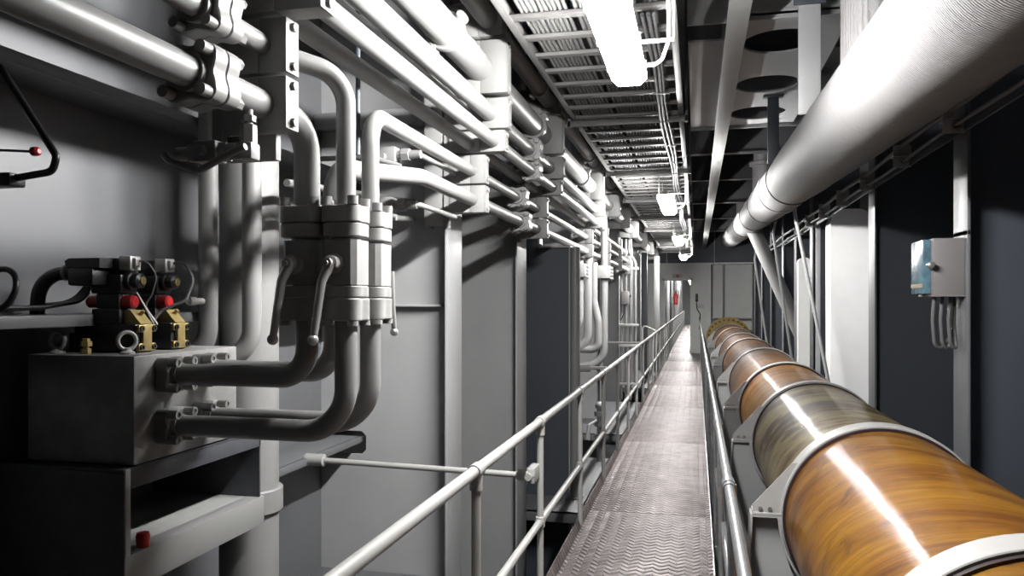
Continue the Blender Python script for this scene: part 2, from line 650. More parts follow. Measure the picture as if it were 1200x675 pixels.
# deck girder, pierced soffit plate and cross beams overhead
bm = BM()
gx, gz = .245, 1.70
box(bm, V(gx - .065, 0.5, gz), V(gx + .065, YB, gz + .016), .003)
box(bm, V(gx - .006, 0.5, gz + .016), V(gx + .006, YB, CEIL))
struct('trim_26', bm, 'pipe')
bm = BM()
SZ = 1.90


def holed_panel(bm, x0, x1, y0, y1, cx, cy, r, z, t=.016, n=32):
    sq = []
    ring = []
    for i in range(n):
        a = 2 * PI * i / n
        c, s = math.cos(a), math.sin(a)
        k = min(((x1 - cx) / c if c > 1e-6 else ((x0 - cx) / c if c < -1e-6 else 1e9)),
                ((y1 - cy) / s if s > 1e-6 else ((y0 - cy) / s if s < -1e-6 else 1e9)))
        sq.append((cx + c * k, cy + s * k))
        ring.append((cx + c * r, cy + s * r))
    # snap nearest samples to the corners
    for X in (x0, x1):
        for Y in (y0, y1):
            j = min(range(n), key=lambda i: (sq[i][0] - X) ** 2 + (sq[i][1] - Y) ** 2)
            sq[j] = (X, Y)
    L = []
    for z_ in (z, z + t):
        L.append([[bm.verts.new((p[0], p[1], z_ + H)) for p in q] for q in (sq, ring)])
    for i in range(n):
        j = (i + 1) % n
        bm.faces.new((L[0][0][i], L[0][0][j], L[0][1][j], L[0][1][i]))
        bm.faces.new((L[1][0][i], L[1][1][i], L[1][1][j], L[1][0][j]))
        bm.faces.new((L[0][1][i], L[0][1][j], L[1][1][j], L[1][1][i]))
        bm.faces.new((L[0][0][j], L[0][0][i], L[1][0][i], L[1][0][j]))


hx0, hx1, hcx, hr = .252, 1.0, .60, .27
ys = [5.35, 6.5, 7.62, 8.62]
for a, b in zip(ys, ys[1:]):
    holed_panel(bm, hx0, hx1, a, b, hcx, (a + b) / 2, hr, SZ)
box(bm, V(-.06, ys[0] + .45, SZ), V(.238, ys[-1], SZ + .016))
box(bm, V(-.06, ys[-1] - .014, SZ - .04), V(1.6, ys[-1], CEIL))
box(bm, V(-.06, ys[0], SZ - .03), V(1.6, ys[0] + .014, CEIL))
struct('trim_27', bm, 'hull')
bm = BM()
for y in (3.2, 10.2, 12.4, 15.3, 18.2, 21.4):
    box(bm, V(XL + .9, y, SZ), V(.24, y + .014, CEIL))
    box(bm, V(.25, y, SZ), V(1.6, y + .014, CEIL))
    box(bm, V(XL + .9, y - .06, SZ - .014), V(1.6, y + .07, SZ))
struct('trim_28', bm, 'deckhead')

# ------------------------------------------------------------------ gangway
WX0, WX1 = -.83, .106
g = thing('gangway', 'long grey chevron tread-plate gangway running down the middle to the doorway', 'walkway', (-.36, 12, -.10))
yy = -1.0
while yy < 25:
    e = 2.95 if yy < 0 else min(yy + 3.1, 25.03)
    e = 25.03 if e > 24 else e
    obj('deck_plate', box(BM(), (WX0 + .012, yy + .003, -.008), (WX1 - .004, e - .003, 0), .002), 'tread', g)
    yy = e
bm = BM()
prism(bm, [(WX0 - .02, .055), (WX0 - .014, .055), (WX0 + .012, 0), (WX0 + .012, -.09), (WX0, -.09), (WX0, 0)], 'Y', -1.0, 25.03)
obj('toe_board', bm, 'tread', g)
obj('edge_angle', box(BM(), (WX1 - .004, -1, -.10), (WX1 + .006, 25.03, .012), .001), 'galv', g)
g2 = thing('gangway', 'far narrower stretch of tread-plate gangway seen through the doorway', 'walkway', (-.5, 40, -.1))
for k in range(10):
    obj('deck_plate', box(BM(), (WX0 + .012, 25.06 + 3.1 * k, -.04), (-.215, 25.05 + 3.1 * k + 3.09, 0), .002), 'tread', g2)
    if k:
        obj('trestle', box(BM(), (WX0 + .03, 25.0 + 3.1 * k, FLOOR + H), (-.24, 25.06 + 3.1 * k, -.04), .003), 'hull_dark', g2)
for k in range(10):
    y = .4 + k * 2.6
    b = BM()
    box(b, (WX0, y, -.17), (WX1, y + .06, -.008), .003)
    for x in (WX0 + .03, WX1 - .09):
        box(b, (x, y, FLOOR + H), (x + .06, y + .06, -.17), .003)
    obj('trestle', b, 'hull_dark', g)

# ------------------------------------------------------------------ handrails
RZ, RM = -.656, -1.205
RX = -.83


def tee(bm, c, axis_y=True, r=.030):
    cyl(bm, c + Vector((0, -.035, 0)), c + Vector((0, .035, 0)), r, n=18)
    cyl(bm, c + Vector((0, 0, -.075)), c, r * .88, n=18)


h = thing('handrail', 'pale grey two-rail tubular handrail along the left edge of the gangway', 'handrail', (RX, 3, 0))
obj('top_rail', cyl(BM(), V(RX, .6, RZ), V(RX, 56, RZ), .0225, n=20), 'rail', h)
obj('mid_rail', cyl(BM(), V(RX, .6, RM), V(RX, 56, RM), .0195, n=20), 'rail', h)
sy = [1.45, 2.86, 4.12, 5.6, 7.05, 8.35, 9.7]
while sy[-1] < 54:
    sy.append(sy[-1] + 1.38)
for y in sy:
    p = obj('stanchion', cyl(BM(), V(RX, y, -H - .12), V(RX, y, RZ), .0185, n=16), 'rail', h)
    b = BM()
    tee(b, V(RX, y, RZ), r=.0285)
    obj('tee_clamp', b, 'rail', p)
    b = BM()
    lathe(b, V(RX, y, RM - .03), (0, 0, 1), [(0, .022), (.005, .026), (.055, .026), (.06, .022)], 16)
    cyl(b, V(RX, y - .03, RM), V(RX, y + .03, RM), .0245, n=16)
    obj('cross_clamp', b, 'rail', p)
# stays that tie the rail to the ship's side
b = BM()
tube(b, [V(RX + .0, 3.98, -.925), V(-2.13, 3.98, -.90)], .0165, 16)
lathe(b, V(-2.16, 3.98, -.90), (1, 0, 0), [(0, .034), (.11, .034), (.115, .022)], 18)
lathe(b, V(RX - .10, 3.98, -.924), (1, 0, 0), [(0, .02), (.01, .03), (.06, .03), (.07, .02)], 16)
box(b, V(RX - .05, 3.965, -.965), V(RX, 4.12, -.885), .006)
cyl(b, V(RX - .03, 3.94, -.925), V(RX - .03, 4.0, -.925), .02, n=8)
obj('stay', b, 'rail', h)
b = BM()
tube(b, [V(RX, 7.4, -.645), V(-1.13, 7.4, -.645)], .018, 14)
lathe(b, V(-1.12, 7.4, -.645), (1, 0, 0), [(0, .04), (.12, .04), (.125, .022)], 16)
obj('stay', b, 'rail', h)
b = BM()
tube(b, [V(RX, 12.3, -.66), V(-1.5, 12.3, -.66)], .018, 14)
obj('stay', b, 'rail', h)
b = BM()
tube(b, [V(RX, 16.6, -.64), V(-1.12, 16.6, -.5), V(-1.12, 16.6, -1.9)], .018, 12, .06)
obj('stay', b, 'rail', h)

RX2 = .112
h2 = thing('handrail', 'bare galvanised handrail along the right edge of the gangway beside the amber pipe', 'handrail', (RX2, 3, 0))
obj('top_rail', tube(BM(), [V(RX2, .8, RZ), V(RX2, 24.2, RZ), V(RX2 - .03, 24.7, -.52)], .0175, 20, .2), 'galv', h2)
obj('mid_rail', cyl(BM(), V(RX2 + .03, .8, RM), V(RX2 + .03, 24.6, RM), .0175, n=16), 'galv', h2)
for y in (1.4, 2.86, 4.3, 5.7, 7.1, 8.5, 9.9, 11.3, 12.7, 14.1, 15.5, 16.9, 18.3, 19.7, 21.1, 22.5, 23.9):
    p = obj('stanchion', cyl(BM(), V(RX2 + .03, y, -H - .35), V(RX2 + .01, y, RZ), .018, n=14), 'galv', h2)
    b = BM()
    cyl(b, V(RX2, y - .035, RZ), V(RX2, y + .035, RZ), .0235, n=18)
    cyl(b, V(RX2, y - .075, RZ), V(RX2, y - .035, RZ), .0205, n=18)
    obj('tee_clamp', b, 'galv', p)
    obj('foot_plate', box(BM(), V(RX2 - .012, y - .025, -H - .33), V(RX2 + .05, y + .025, -H - .10), .004), 'galv', p)

# ------------------------------------------------------------------ amber pipe
PX, PZ, PR = .967, -1.185, .50
RING = [2.42, 4.5, 6.8, 8.85, 11.6, 14.6, 17.0, 20.2, 23.4]
SECM = ['amber2', 'amber', 'olive', 'amber', 'brown', 'brown2', 'brown', 'brown', 'brown2', 'brown2']
ap = thing('amber_pipe', 'huge glossy amber resin-wound pipe running along the right of the gangway', 'pipe', V(PX, 12, PZ))
edges = [-1.5] + RING + [24.75]
for i, (a, b_) in enumerate(zip(edges, edges[1:])):
    b = BM()
    r = PR - (.004 if i % 2 else 0)
    n = 96 if i < 4 else 64
    lathe(b, V(PX, a, PZ), (0, 1, 0), [(0, r), (b_ - a, r)], n, closed=False)
    o = obj('pipe_section', b, SECM[i], ap)
    if i == 2:
        o['label'] = 'olive and brown weathered section'
b = BM()
lathe(b, V(PX, 24.72, PZ), (0, 1, 0), [(0, PR), (.0, .69), (.09, .69), (.09, PR)], 64, closed=False)
fl = obj('end_flange', b, 'yellow', ap)
fl['label'] = 'yellow bolted end flange'
for k in range(28):
    a = 2 * PI * k / 28
    c = V(PX + .62 * math.cos(a), 24.70, PZ + .62 * math.sin(a))
    obj('bolt', cyl(BM(), c + Vector((0, -.05, 0)), c + Vector((0, .02, 0)), .036, n=6), 'bronze', fl)

for i, y in enumerate(RING):
    base = V(PX, y, FLOOR)
    where = ['nearest, cut by the lower right corner', 'second along, its lug level with the rail clamps',
             'third along, in front of the olive section'] if i < 3 else None
    lab = 'grey saddle clamp on the amber pipe, ' + (where[i] if i < 3 else ORD[i] + ' from the camera')
    s = thing('pipe_saddle', lab, 'clamp', base, 'saddle clamps holding the amber pipe')
    w = .14 if i < 2 else .11
    b = BM()
    band(b, V(PX, y, PZ), (0, 1, 0), PR - .002, PR + .022, w, 96 if i < 4 else 56, .004)
    obj('strap', b, 'clampgrey', s)
    obj('rubber_liner', band(BM(), V(PX, y - w / 2 - .012, PZ), (0, 1, 0), PR - .004, PR + .010, .026, 96 if i < 4 else 56), 'liner', s)
    for sg in (-1, 1):
        # upper gusset with its foot plate
        b = BM()
        outer, inner = PR + .165, PR + .012
        poly = [(outer, .012), (outer, .06)]
        t0, t1 = math.radians(36), math.radians(1.5)
        poly.append(((PR + .02) * math.cos(t0) + .035, (PR + .02) * math.sin(t0) - .005))
        for k in range(7):
            t = t0 + (t1 - t0) * k / 6
            poly.append(((PR + .018) * math.cos(t), (PR + .018) * math.sin(t)))
        poly = [(PX + sg * p[0], PZ + H + p[1]) for p in poly]
        prism(b, poly, 'Y', y - w / 2 + .01, y - w / 2 + .022)
        box(b, V(PX + sg * (inner), y - w / 2, PZ + .006), V(PX + sg * outer, y + w / 2, PZ + .022), .003)
        gs = obj('lug', b, 'clampgrey', s)
        for q in (.075, .125):
            b = BM()
            c = V(PX + sg * (PR + q), y + .02, PZ + .022)
            cyl(b, c, c + Vector((0, 0, .022)), .017, n=6)
            cyl(b, c, c + Vector((0, 0, .04)), .009, n=10)
            obj('bolt', b, 'bolt', gs)
            b = BM()
            c2 = V(PX + sg * (PR + q), y - w / 2 + .012, PZ + .045)
            cyl(b, c2, c2 + Vector((0, -.012, 0)), .012, n=6)
            obj('bolt', b, 'bolt', gs)
    # pedestal: plate cut to the pipe, capped by a bent edge strip
    b = BM()
    t = .016
    poly = [(PX - PR - .16, PZ - .006), (PX - PR - .03, PZ - .006)]
    for k in range(1, 16):
        a = PI + PI * k / 16
        poly.append((PX + (PR + .03) * math.cos(a), PZ - .006 + (PR + .03) * math.sin(a)))
    poly += [(PX + PR + .03, PZ - .006), (PX + PR + .16, PZ - .006), (PX + PR + .24, FLOOR), (PX - PR - .24, FLOOR)]
    prism(b, [(p[0], p[1] + H) for p in poly], 'Y', y - t / 2, y + t / 2)
    obj('pedestal_plate', b, 'hull', s)
    b = BM()
    for sg in (-1, 1):
        strip = [(PR + .24, FLOOR - PZ), (PR + .165, -.004), (PR + .035, -.004)]
        for k in range(1, 9):
            a = PI * k / 16
            strip.append(((PR + .03) * math.cos(a), -(PR + .03) * math.sin(a) - .004))
        th = .012
        inn = [(PR + .252, FLOOR - PZ), (PR + .175, .006), (PR + .02, .006)]
        for k in range(1, 9):
            a = PI * k / 16
            inn.append(((PR + .015) * math.cos(a), -(PR + .015) * math.sin(a) - .0))
        for k in range(len(strip) - 1):
            q = [strip[k], strip[k + 1], inn[k + 1], inn[k]]
            prism(b, [(PX + sg * p[0], PZ + H + p[1]) for p in q], 'Y', y - w / 2, y + w / 2)
    obj('pedestal_flange', b, 'clampgrey', s)

# ------------------------------------------------------------------ lagged pipe overhead


def IP(y):
    return V(.875 + .005 * y, y, .86 + .042 * y)


ip = thing('lagged_pipe', 'thick white cloth-lagged pipe slanting away overhead on the right', 'pipe', IP(6))
b = BM()
pts, rr = [], []
y = -1.2
random.seed(11)
while y < 25.0:
    pts.append(IP(y))
    rr.append(.25 + random.uniform(-.0035, .0035))
    y += .22
tube(b, pts, rr, 64)
obj('lagging', b, 'lagging', ip)
for y in (7.9, 9.3, 11.0, 13.2, 16.0, 19):
    d = (IP(y + .1) - IP(y)).normalized()
    obj('strap', band(BM(), IP(y), d, .249, .258, .022, 56), 'black', ip)
b = BM()
lathe(b, IP(8.9), (IP(9) - IP(8)), [(0, .252), (.0, .262), (.34, .262), (.34, .252)], 56, closed=False)
obj('sleeve', b, 'lagging', ip)
# branches rising to the deckhead
b = BM()
c = IP(4.35)
cyl(b, c + Vector((0, 0, .1)), Vector((c.x, c.y, CEIL + H - .01)), .155, n=40)
obj('branch', b, 'lagging', ip)
b = BM()
c = IP(11.6)
cyl(b, c + Vector((-.02, 0, .1)), Vector((c.x - .02, c.y, 1.95 + H)), .125, n=32)
cyl(b, Vector((c.x - .02, c.y, 1.95 + H)), Vector((c.x - .02, c.y, 2.0 + H)), .17, n=32)
cyl(b, Vector((c.x - .02, c.y, 2.0 + H)), Vector((c.x - .02, c.y, CEIL + H - .01)), .11, n=32)
obj('branch', b, 'lagging', ip)
b = BM()
c = IP(17.5)
cyl(b, c + Vector((-.02, 0, .1)), Vector((c.x - .02, c.y, CEIL + H - .01)), .09, n=24)
obj('branch', b, 'lagging', ip)
b = BM()
c = IP(14.5)
cyl(b, c + Vector((.02, 0, -.1)), V(1.98, 14.5, -.98), .125, n=32)
obj('branch', b, 'pipe', ip)
b = BM()
for y, x in ((7.3, .0), (5.6, .0)):
    pass
# hangers
for lab, y, w in (('wide grey flat hanger strip above the lagged pipe', 5.12, .066), ('narrow dark hanger strip behind the wide one above the lagged pipe', 7.45, .05)):
    hg = thing('pipe_hanger', lab, 'hanger', V(.68, y, 1.3))
    c = IP(y)
    top = CEIL if y < 5.3 else SZ
    b = box(BM(), V(.69 - w, y, c.z - H + .1), V(.69 + w, y + .02, top), .003)
    obj('strip', b, 'hull' if w > .06 else 'hull_dark', hg)
    b = box(BM(), V(.69 - w - .04, y - .03, 1.88), V(.69 + w + .04, y + .05, 1.9), .003) if y > 5.3 else \
        box(BM(), V(.69 - w - .03, y - .02, 1.86), V(.69 + w + .03, y + .0, 1.90), .003)
    obj('fixing_plate', b, 'hull_dark', hg)

# ------------------------------------------------------------------ pipe rack, port side
COLS = [2.15, 4.42, 6.34, 9.25, 11.2, 13.0, 14.9, 17.6, 20.3, 23.0]


def bolts(parent, c, axis, r, rad, length, mat_='bolt', hexa=True, both=True):
    ax = Vector(axis).normalized()
    for p in ear_points(c, axis, r):
        b = BM()
        cyl(b, p - ax * length, p, rad, n=16)
        cyl(b, p - ax * (length + .001), p - ax * length, rad * .6, n=6)
        obj('bolt', b, mat_, parent)


def coupling(parent, c, r, axis=(0, 1, 0), big=1.0, t=.042):
    """Split four-bolt flange joint on a pipe of radius r."""
    c, ax = Vector(c), Vector(axis)
    b = BM()
    lobed(b, c - ax * (t + .001), axis, r * 1.62 * big, t, .17)
    lobed(b, c + ax * .001, axis, r * 1.62 * big, t, .17)
    cyl(b, c - ax * (t + .02), c + ax * (t + .02), r * 1.18, n=28)
    o = obj('flange_joint', b, 'valve', parent)
    for p in ear_points(c, axis, r * 1.52 * big):
        b = BM()
        cyl(b, p - ax * (t + .036), p - ax * t * .9, r * .36, n=18)
        cyl(b, p - ax * t, p + ax * t, r * .15, n=10)
        cyl(b, p + ax * t * .9, p + ax * (t + .026), r * .36, n=6)
        obj('bolt', b, 'valve', o)
    return o


def ring_joint(parent, c, r):
    """Narrow two-ear clamp ring."""
    c = Vector(c)
    b = BM()
    band(b, c, (0, 1, 0), r * .99, r * 1.24, .05, 36, .005)
    for a in (PI * .20, PI * 1.28):
        p = c + Vector((math.cos(a), 0, math.sin(a))) * r * 1.32
        cyl(b, p + Vector((0, -.035, 0)), p + Vector((0, .035, 0)), r * .30, n=18)
        cyl(b, p + Vector((0, -.055, 0)), p + Vector((0, .055, 0)), r * .16, n=6)
    return obj('clamp_ring', b, 'valve', parent)


# name: label, x, z, radius, y start, y end
RUNS = {
    'up':   ('topmost grey pipe of the rack, above the thick one', -1.20, 1.67, .060, .0, 24.9),
    'big':  ('thickest white pipe in the rack, second from the top', -1.25, 1.385, .082, .0, 24.9),
    'mid':  ('medium pipe in the outer row just below the thickest rack pipe', -1.19, 1.11, .047, .0, 10.05),
    'midb': ('medium pipe in the rear row of the rack, shaded behind the one below the thickest', -1.34, 1.11, .047, .0, 10.6),
    'thin': ('slim pipe in the outer row of the rack, above the valve pipes', -1.165, .946, .038, .0, 9.95),
    'thinb': ('slim pipe in the rear row of the rack, half hidden under its twin', -1.315, .935, .036, .0, 14.9),
}
RP = {}
for k, (lab, x, z, r, a, b_) in RUNS.items():
    t = thing('hydraulic_pipe', lab, 'pipe', V(x, 4.4, z), 'pipes along the left side rack')
    RP[k] = t
    if k == 'mid':
        path = [V(x, a, z), V(x, 10.2, z), V(x, 10.2, .47)]
        obj('tube', tube(BM(), path, r, 24, .17), 'pipe', t)
    else:
        obj('tube', cyl(BM(), V(x, a, z), V(x, b_, z), r, n=32), 'pipe', t)
ring_joint(RP['big'], V(-1.25, 3.75, 1.385), .082)
ring_joint(RP['up'], V(-1.20, 5.9, 1.67), .060)
ring_joint(RP['big'], V(-1.25, 5.95, 1.385), .082)
for k, y in (('mid', 5.55), ('midb', 5.9), ('thin', 5.5), ('thinb', 5.75)):
    lab, x, z, r, *_ = RUNS[k]
    coupling(RP[k], V(x, y, z), r, big=1.2, t=.05)
for k, y in (('big', 8.5), ('up', 8.8), ('big', 12.0), ('up', 12.2), ('big', 15.8)):
    lab, x, z, r, *_ = RUNS[k]
    ring_joint(RP[k], V(x, y, z), r)

DZ, EZ, VX = .79, .605, -1.30
R4 = .038
# pipes arriving from the near side and dropping into the valves
pd = thing('hydraulic_pipe', 'upper of the two big pipes at top left, elbowing down to the middle front valve', 'pipe', V(VX, 1.5, DZ), 'pipes feeding the valve group')
obj('tube', tube(BM(), [V(VX, -.6, DZ), V(VX, 2.21, DZ), V(-1.155, 2.40, DZ - .03), V(-1.155, 2.40, .30)], .033, 28, [.1, .115], bn=14), 'pipe', pd)
coupling(pd, V(VX, 1.86, DZ), .040, big=1.15, t=.055)
pe = thing('hydraulic_pipe', 'lower of the two big pipes at top left, elbowing down to the leftmost valve', 'pipe', V(VX, 1.5, EZ), 'pipes feeding the valve group')
obj('tube', tube(BM(), [V(VX, -.6, EZ), V(VX, 2.40, EZ), V(VX, 2.40, .30)], .044, 28, .12, bn=14), 'pipe', pe)
coupling(pe, V(VX, 1.83, EZ), .046, big=1.12, t=.058)
# pipes leaving the valves for the far side
pf = thing('hydraulic_pipe', 'white hooked pipe rising from the rightmost valve and joining the rack', 'pipe', V(-1.155, 2.6, .3), 'pipes feeding the valve group')
obj('tube', tube(BM(), [V(-1.155, 2.60, .28), V(-1.155, 2.60, .685), V(-1.30, 4.30, .775), V(-1.30, 14.9, .775)], .032, 28, [.13, .6], bn=14), 'pipe', pf)
coupling(pf, V(-1.30, 5.62, .775), .040, big=1.25, t=.05)
pg = thing('hydraulic_pipe', 'lowest white rack pipe, kinked where it joins the hidden rear valve', 'pipe', V(-1.30, 2.6, .3), 'pipes feeding the valve group')
obj('tube', tube(BM(), [V(-1.30, 2.60, .28), V(-1.30, 2.60, .49), V(-1.30, 3.52, .605), V(-1.30, 14.9, .605)], R4, 28, [.12, .8], bn=14), 'pipe', pg)
coupling(pg, V(-1.30, 5.72, .605), .040, big=1.25, t=.05)

# block clamps, one per pipe at every bracket column
CL = {  # pipe: x0, x1, zc, half height, half length, words
    'up':  (-1.44, -1.115, 1.67, .105, .045, 'topmost rack pipe'),
    'big': (-1.44, -1.085, 1.385, .160, .050, 'thickest rack pipe'),
    'mid': (-1.44, -1.08, 1.11, .093, .045, 'pair of medium rack pipes'),
    'thin': (-1.44, -1.10, .946, .066, .045, 'pair of slim rack pipes'),
    'dd':  (-1.44, -1.22, .785, .088, .036, 'second lowest rack pipe'),
    'ee':  (-1.44, -1.22, .608, .084, .036, 'lowest rack pipe'),
}
for ci, cy in enumerate(COLS):
    for k, (x0, x1, zc, hh, hl, words) in CL.items():
        if k in ('mid', 'thin') and cy > 10.3:
            continue
        if k in ('thin', 'dd', 'ee') and cy > 15:
            continue
        t = thing('block_clamp', '%s block clamp on the %s, %s bracket column from the camera' % ('grey', words, ORD[ci]), 'clamp', V((x0 + x1) / 2, cy, zc - hh), 'block clamps on the pipe rack')
        b = BM()
        g_ = .003
        # two plastic halves with a seam
        box(b, V(x0, cy - hl, zc - hh + g_), V((x0 + x1) / 2 + .02, cy + hl, zc + hh - g_), .004)
        box(b, V((x0 + x1) / 2 + .0215, cy - hl, zc - hh + g_), V(x1, cy + hl, zc + hh - g_), .004)
        obj('block', b, 'block', t)
        obj('cover_plate', box(BM(), V(x1, cy - hl - .002, zc - hh + g_ + .002), V(x1 + .006, cy + hl + .002, zc + hh - g_ - .002), .0015), 'block', t)
        if cy < 12:
            for sz in (-1, 1):
                c = V(x1 + .006, cy, zc + sz * (hh - .028))
                b = BM()
                cyl(b, c, c + Vector((.012, 0, 0)), .014, n=6)
                obj('bolt', b, 'block', t)
    # bracket rail behind the blocks
    top = CEIL
    bot = .50 if cy < 15 else 1.2
    t = thing('bracket_rail', 'grey steel bracket rail behind the block clamps, %s column from the camera' % ORD[ci], 'bracket', V(-1.43, cy, bot), 'bracket rails of the pipe rack')
    obj('rail', box(BM(), V(-1.475, cy - .03, bot), V(-1.44, cy + .03, top)), 'block', t)
    if ci == 1:
        b = BM()
        box(b, V(-1.60, cy - .05, .45), V(-1.48, cy - .038, 1.95), .003)
        box(b, V(-1.60, cy - .05, .45), V(-1.588, cy + .12, 1.95), .003)
        obj('back_channel', b, 'block', t)
        b = BM()
        for z in (.52, .9, 1.3, 1.7):
            box(b, V(-1.588, cy - .008, z), V(-1.47, cy + .03, z + .05), .003)
        obj('spacer', b, 'block', t)
        obj('stud', cyl(BM(), V(-1.458, cy, .44), V(-1.458, cy, .5), .012, n=10), 'bolt', t)
    elif ci > 0:
        obj('back_plate', box(BM(), V(-1.51, cy - .09, bot + .05), V(-1.475, cy + .09, bot + .13), .003), 'block', t)
    else:
        obj('base_plate', box(BM(), V(-1.442, cy + .0, .44), V(-1.27, cy + .03, .52), .003), 'block', t)

# ------------------------------------------------------------------ the valve group at the manifold
BX0, BX1, BY0, BY1, BZ0, BZ1 = -2.30, -1.86, 2.24, 2.84, -.56, -.187


def valve(label, x, y, lever, fr=.072):
    t = thing('ball_valve', label, 'valve', V(x, y, -.07), 'ball valves over the manifold block')
    b = BM()
    s = .046
    poly = [(-s, -.062), (s, -.062), (.062, -s), (.062, s), (s, .062), (-s, .062), (-.062, s), (-.062, -s)]
    prism(b, [(x + p[0], y + p[1]) for p in poly], 'Z', H + .055, H + .205)
    lathe(b, V(x, y, .03), (0, 0, 1), [(0, .05), (.2, .05)], 28)
    obj('body', b, 'valve', t)
    for nm, z0, z1, up in (('upper_flange', .215, .262, 1), ('upper_cap', .264, .322, 1), ('lower_flange', .012, .052, 0), ('lower_cap', -.066, .010, 0)):
        b = BM()
        lobed(b, V(x, y, z0), (0, 0, 1), fr, z1 - z0, .10 if 'flange' in nm else .15)
        f = obj(nm, b, 'valve', t)
        if nm in ('upper_cap', 'lower_cap'):
            for p in ear_points(V(x, y, z1 if up else z0), (0, 0, 1), fr * .93):
                b = BM()
                d = .028 if up else -.016
                cyl(b, p, p + Vector((0, 0, d)), .0185, n=18)
                obj('bolt', b, 'valve', f)
    if lever:
        sg = lever
        py = y - .062 * 1 if sg > 0 else y + .062
        dy = -1 if sg > 0 else 1
        b = BM()
        lathe(b, V(x - .012, py, .125), (0, dy, 0), [(0, .034), (.008, .034), (.01, .026), (.035, .026), (.04, .016), (.055, .016), (.056, .008), (.066, .008)], 24)
        obj('spindle', b, 'chrome', t)
        b = BM()
        P0 = V(x - .012, py + dy * .03, .125)
        tube(b, [P0 + Vector((0, 0, .0)), P0 + Vector((-.02, dy * .02, -.06)), P0 + Vector((-.036, dy * .045, -.245))],
             [.021, .0155, .0125], 14)
        ball(b, P0 + Vector((-.037, dy * .046, -.25)), .0185)
        obj('lever', b, 'chrome', t)
    return t


valve('leftmost front ball valve with a long lever hanging down', -1.30, 2.40, 1, .080)
valve('middle front ball valve beside the leftmost one, lever hanging down', -1.155, 2.40, 1)
valve('rear ball valve mostly hidden between the two front valves', -1.30, 2.60, 0)
valve('rightmost ball valve of the group, lever hanging at its far side', -1.155, 2.60, 0)
# lever of the rightmost valve sits on its far side
rv = [o for o in C.objects if o.get('label', '').startswith('rightmost ball valve')][0]
b = BM()
tube(b, [V(-1.10, 2.66, .11), V(-1.098, 2.67, -.02), V(-1.095, 2.68, -.105)], [.013, .011, .0095], 12)
ball(b, V(-1.095, 2.68, -.115), .015)
obj('lever', b, 'chrome', rv)

for lab, x, y, z in (('front upper bent pipe from the manifold up to the leftmost valve', -1.30, 2.40, -.262),
                     ('rear upper bent pipe from the manifold, half hidden behind the front upper one', -1.30, 2.60, -.262),
                     ('front lower bent pipe from the manifold sweeping up to the middle valve', -1.155, 2.40, -.445),
                     ('rear lower bent pipe from the manifold sweeping up to the rightmost valve', -1.155, 2.60, -.445)):
    t = thing('hydraulic_pipe', lab, 'pipe', V(x, y, z), 'bent pipes between manifold and valves')
    obj('tube', tube(BM(), [V(x, y, -.06), V(x, y, z), V(BX1 + .05, y, z)], R4, 28, .15, bn=16), 'pipe', t)
    b = BM()
    lobed(b, V(BX1, y, z), (1, 0, 0), .066, .05, .17)
    cyl(b, V(BX1 + .05, y, z), V(BX1 + .068, y, z), .046, .042, 28)
    f = obj('flange', b, 'blockdark', t)
    for p in ear_points(V(BX1 + .05, y, z), (1, 0, 0), .064):
        b = BM()
        cyl(b, p - Vector((.0, 0, 0)), p + Vector((.034, 0, 0)), .0165, n=16)
        band(b, p + Vector((.036, 0, 0)), (1, 0, 0), .009, .0165, .006, 16)
        obj('bolt', b, 'bolt', f)

# manifold block, on its table
mb = thing('manifold_block', 'large dark steel manifold block on the table at left', 'block', V((BX0 + BX1) / 2, 2.55, BZ0))
obj('body', box(BM(), V(BX0, BY0, BZ0), V(BX1, BY1, BZ1), .005), 'blockdark', mb)
for i, (x, y) in enumerate(((-2.23, 2.30), (-1.955, 2.32))):
    b = BM()
    p = V(x, y, BZ1)
    n = 20
    pts = [p + Vector(((.031 if i == 0 else .016) * math.cos(a), (.0 if i == 0 else .026) * math.cos(a), .047 + .031 * math.sin(a))) for a in [2 * PI * k / n for k in range(n + 1)]]
    tube(b, pts, .0072, 12)
    lathe(b, p, (0, 0, 1), [(0, .026), (.006, .026), (.014, .014), (.022, .012)], 18)
    obj('eye_bolt', b, 'valve', mb)
b = BM()
p = V(-2.10, 2.29, BZ1)
lathe(b, p, (0, 0, 1), [(0, .018), (.02, .018), (.02, .012), (.028, .012), (.028, .02), (.045, .02), (.045, .014), (.055, .014)], 6)
obj('brass_fitting', b, 'brass', mb)


